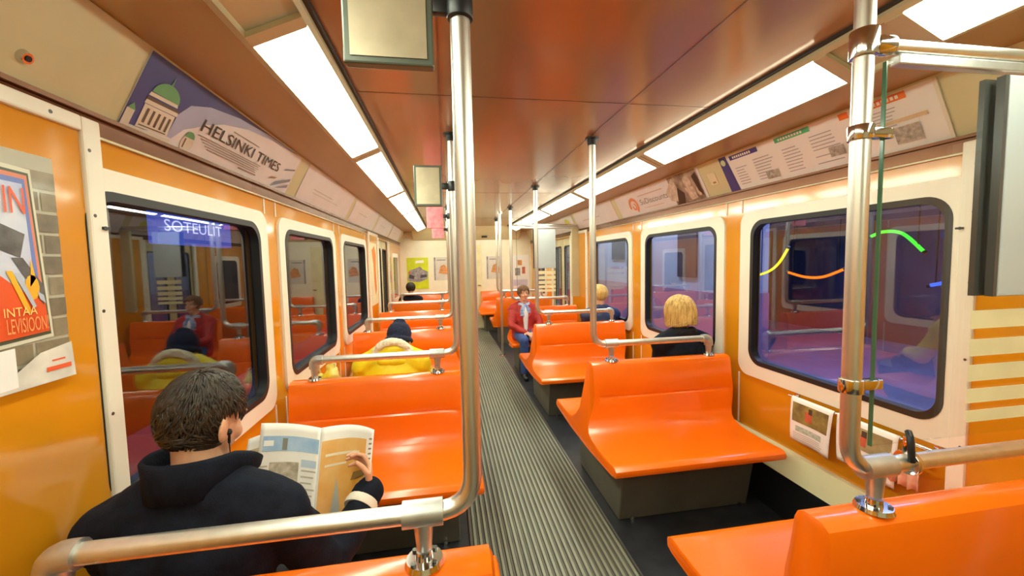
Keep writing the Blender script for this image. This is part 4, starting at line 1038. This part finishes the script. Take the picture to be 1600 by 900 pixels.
mb.build('edge_lettering', INK, news, normals=False)

# ---- the person in the yellow jacket (back view, hood down, navy hat)
YELLOW = mat('yellow_jacket_cloth', 'ecd80e', rough=.55, noise=.08, nscale=8, bump=.2, bscale=40)
FLEECE = mat('cream_fleece', 'efe4c8', rough=.9, noise=.1, nscale=60, bump=.6, bscale=120)
NAVYH = mat('navy_knit', '151c3c', rough=.85, noise=.2, nscale=60, bump=.6, bscale=140)
yl = Fig((-.885, ROWS[1]+.235, SEAT), 0, 'person from behind in a yellow hooded jacket and a navy knitted hat', lean=.07, head=(-.35, 0, -.15), head_off=(.045, .045, -.085), shoulder=.185, girth=1.06, drop=.045, scale=.93)
yl.pose([(-.12, .36, .20), (.14, .36, .20)], [(-.7, -.2, -.8), (.7, -.2, -.8)], **legpose())
yl.body(SKIN, std_hands(), .007)
jk = yl.jacket(YELLOW, .045, .010, .016, 8, 5)
nk = yl.neck
mb = MB().ell(nk+Vector((.012, -.062, -.02)), (.122, .062, .085), Euler((.25, 0, 0)).to_matrix()).ell(nk+Vector((.0, -.085, -.06)), (.13, .06, .05)); me = remeshed(mb, .009, 3); wrinkle(me, .012, 14, 2); yl.fin(me, 'hood', YELLOW, jk)
mb = MB().tube([nk+Vector((.012+.130*math.cos(a), -.060-.03*math.sin(a), -.055+.135*math.sin(a))) for a in np.linspace(-.2, PI+.2, 22)], .030, 12); me = remeshed(mb, .007, 2); wrinkle(me, .008, 40, 1); yl.fin(me, 'fleece_trim', FLEECE, jk)
mb = MB().tube([nk+Vector((.10, -.01, .0)), nk+Vector((.115, .03, -.03)), nk+Vector((.10, .06, -.09))], .026, 10); me = remeshed(mb, .008, 2); yl.fin(me, 'brown_hood_lining', mat('brown_lining', '6e4c30', rough=.8), jk)
yl.trousers(DARKT); yl.shoes(SHOE)
C = (0, -.012, .045); mb = MB().ell(yl.H(C), (.090, .106, .100), yl.HR).tube([yl.H((.089*math.cos(a), -.012+.104*math.sin(a), -.005)) for a in np.linspace(0, 2*PI, 28)], .017, 10).ell(yl.H((0, -.02, .14)), (.045, .05, .02), yl.HR)
# keep only the part above the brow line
pl = yl.H((0, 0, -.022)); bmesh.ops.bisect_plane(mb.bm, geom=mb.bm.verts[:]+mb.bm.edges[:]+mb.bm.faces[:], plane_co=pl, plane_no=yl.HR @ Vector((0, 0, -1)), clear_outer=True)
bmesh.ops.holes_fill(mb.bm, edges=[e for e in mb.bm.edges if e.is_boundary]); me = remeshed(mb, .007, 2); wrinkle(me, .004, 40, 3); yl.fin(me, 'knitted_hat', NAVYH)
# bag beside
t = thing('plastic_bag', 'crumpled yellow and white plastic bag on the seat beside the yellow jacket', 'bag', (-1.315, ROWS[1]+.30, SEAT))
mb = MB().ell((0, 0, .17), (.115, .085, .20)).ell((.03, 0, .34), (.06, .05, .12)).ell((-.05, .01, .30), (.05, .05, .1)); bmesh.ops.bisect_plane(mb.bm, geom=mb.bm.verts[:]+mb.bm.edges[:]+mb.bm.faces[:], plane_co=(0, 0, .002), plane_no=(0, 0, -1), clear_outer=True); bmesh.ops.holes_fill(mb.bm, edges=[e for e in mb.bm.edges if e.is_boundary])
me = remeshed(mb, .008, 2); wrinkle(me, .03, 14, 6); 
for v in me.vertices: v.co.z = max(v.co.z, .002)
link_mesh('bag_body', me, mat('yellow_plastic', 'f0de1c', rough=.3, noise=.2, nscale=9, color2='efe6b0', nbias=.42), t, 'all')
MB().tube([(-.04, 0, .40), (-.05, .0, .455), (0, .0, .485), (.06, 0, .455), (.05, 0, .40)], .007, 8).build('bag_handle', mat('pale_plastic', 'efe6b0', rough=.4), t, smooth='all')

# ---- blonde woman in the black jacket (back view)
def backwoman(loc, label, jm, style, hairm, collarm, seed, lean=.02, hs=1.0, hoff=(0, 0, 0)):
    f = Fig(loc, 0, label, lean=lean, head=(-.12, 0, .1), head_off=hoff, shoulder=.17, scale=hs, drop=.025)
    f.pose([(-.10, .33, .17), (.10, .33, .17)], [(-.12, -.25, -1), (.12, -.25, -1)], **legpose())
    f.body(SKIN, std_hands(), .007)
    jk = f.jacket(jm, .028, .010, .012, 10, seed)
    mb = MB().tube([f.neck+Vector((.082*math.cos(a), .080*math.sin(a)-.004, .005+.012*math.sin(a+PI))) for a in np.linspace(PI*.62, PI*2.38, 26)], .032, 12)
    me = remeshed(mb, .008, 2); wrinkle(me, .012, 30, seed); f.fin(me, 'collar', collarm, jk)
    f.trousers(DARKT); f.shoes(SHOE); f.hair(hairm, style, 1700, seed, off=.026 if style == 'bob' else .016)
    return f
FUR = mat('black_pile_collar', '15151a', rough=.9, bump=.6, bscale=120)
backwoman((1.255, ROWS[1]+.245, SEAT), 'woman from behind with a blonde bob and a black high-collared jacket', BLACKJ, 'bob', BLONDE, FUR, 11, hs=.98)
BLUEJ = mat('blue_jacket_cloth', '2a3f6e', rough=.55, noise=.3, nscale=14, color2='16203c', bump=.2, bscale=40)
backwoman((1.265, ROWS[2]+.245, SEAT), 'woman from behind with short pale blonde hair and a dark blue jacket', BLUEJ, 'long_short', mat('pale_blonde_hair', 'ecd084', rough=.4, noise=.2, nscale=40, stretch=(1, 1, .12), color2='c79a48'), BLUEJ, 17, hs=.98)
# ---- the dark-haired passenger far on the left
backwoman((-1.16, ROWS[4]+.245, SEAT), 'dark-haired person from behind in a black jacket, far left below the green poster', BLACKJ, 'long_short', mat('dark_hair', '2c2119', rough=.45, noise=.2, nscale=40), BLACKJ, 23, hs=.90)

# ---- the woman in the red jacket, facing the viewer
RED = mat('red_jacket_cloth', 'b22a22', rough=.6, noise=.12, nscale=9, bump=.2, bscale=60)
JEANS = mat('blue_denim', '3c5a9c', rough=.75, noise=.15, nscale=14, color2='2d467e', bump=.3, bscale=160)
rw = Fig((.575, ROWS[3]-.27, SEAT), PI, 'smiling woman in a red jacket, blue scarf and jeans facing the viewer', lean=-.03, head=(.08, 0, .10), shoulder=.17, scale=.92, drop=.03)
rw.pose([(-.09, .30, .17), (.06, .31, .17)], [(-.7, -.1, -.8), (.8, -.1, -.6)], **legpose(.095, .46, .42, -.40))
rw.body(SKIN, [dict(fwd=(.55, .75, -.35), palm=(.2, -.1, -1), side=1, curl=(.5, .5, .4)), dict(fwd=(-.65, .6, -.2), palm=(-.2, -.1, -1), side=-1, curl=(.5, .5, .4))], .0045)
jk = rw.jacket(RED, .026, .009, .011, 11, 8)
nk = rw.neck; L = rw.L
# open front: pale shirt panel and lapels
mb = MB(); rows = [(.10, .020), (.20, .026), (.32, .036), (.42, .046), (.50, .05), (.55, .036)]
gl = [[mb.bm.verts.new((x*wd, L(z)+{.10: .158, .20: .142, .32: .146, .42: .146, .50: .125, .55: .092}[z]-.012*abs(x), z)) for x in (-1, -.5, 0, .5, 1)] for z, wd in rows]
for A_, B_ in zip(gl, gl[1:]):
    for k in range(4): mb.bm.faces.new((A_[k], A_[k+1], B_[k+1], B_[k]))
o = rw.mbfin(mb, 'pale_blouse', mat('pale_blouse', 'e2ded8', rough=.7), smooth='all'); sd = o.modifiers.new('s', 'SOLIDIFY'); sd.thickness = .012; sd.offset = 0
SCARF = mat('blue_scarf_cloth', '5a78b4', rough=.7, noise=.3, nscale=25, color2='b9c4dc')
mb = MB().tube([nk+Vector((.080*math.cos(a), .078*math.sin(a)-.0, -.005-.022*math.sin(a))) for a in np.linspace(PI*.55, PI*2.45, 26)], .034, 12).tube([nk+Vector((.02, .085, -.02)), nk+Vector((.04, .115, -.10)), nk+Vector((.05, .135, -.19))], .03, 10, radii=[.034, .040, .034]).tube([nk+Vector((-.02, .085, -.02)), nk+Vector((-.045, .11, -.09)), nk+Vector((-.055, .125, -.15))], .03, 10, radii=[.034, .040, .034])
me = remeshed(mb, .008, 2); wrinkle(me, .010, 30, 3); rw.fin(me, 'scarf', SCARF)
mb = MB()
for q in (-1, 1): mb.prism([nk+Vector((q*.05, .105, -.02)), nk+Vector((q*.115, .075, -.03)), nk+Vector((q*.105, .125, -.13)), nk+Vector((q*.04, .155, -.22))], (0, 0, 0), (0, .014, 0))
rw.mbfin(mb, 'lapel', RED, jk, smooth=False, bevel=.004)
rw.trousers(JEANS); rw.shoes(SHOE)
rw.hair(mat('chestnut_hair', '8a5f38', rough=.42, noise=.25, nscale=45, color2='5a3a22'), 'long_short', 1700, 31, off=.016)
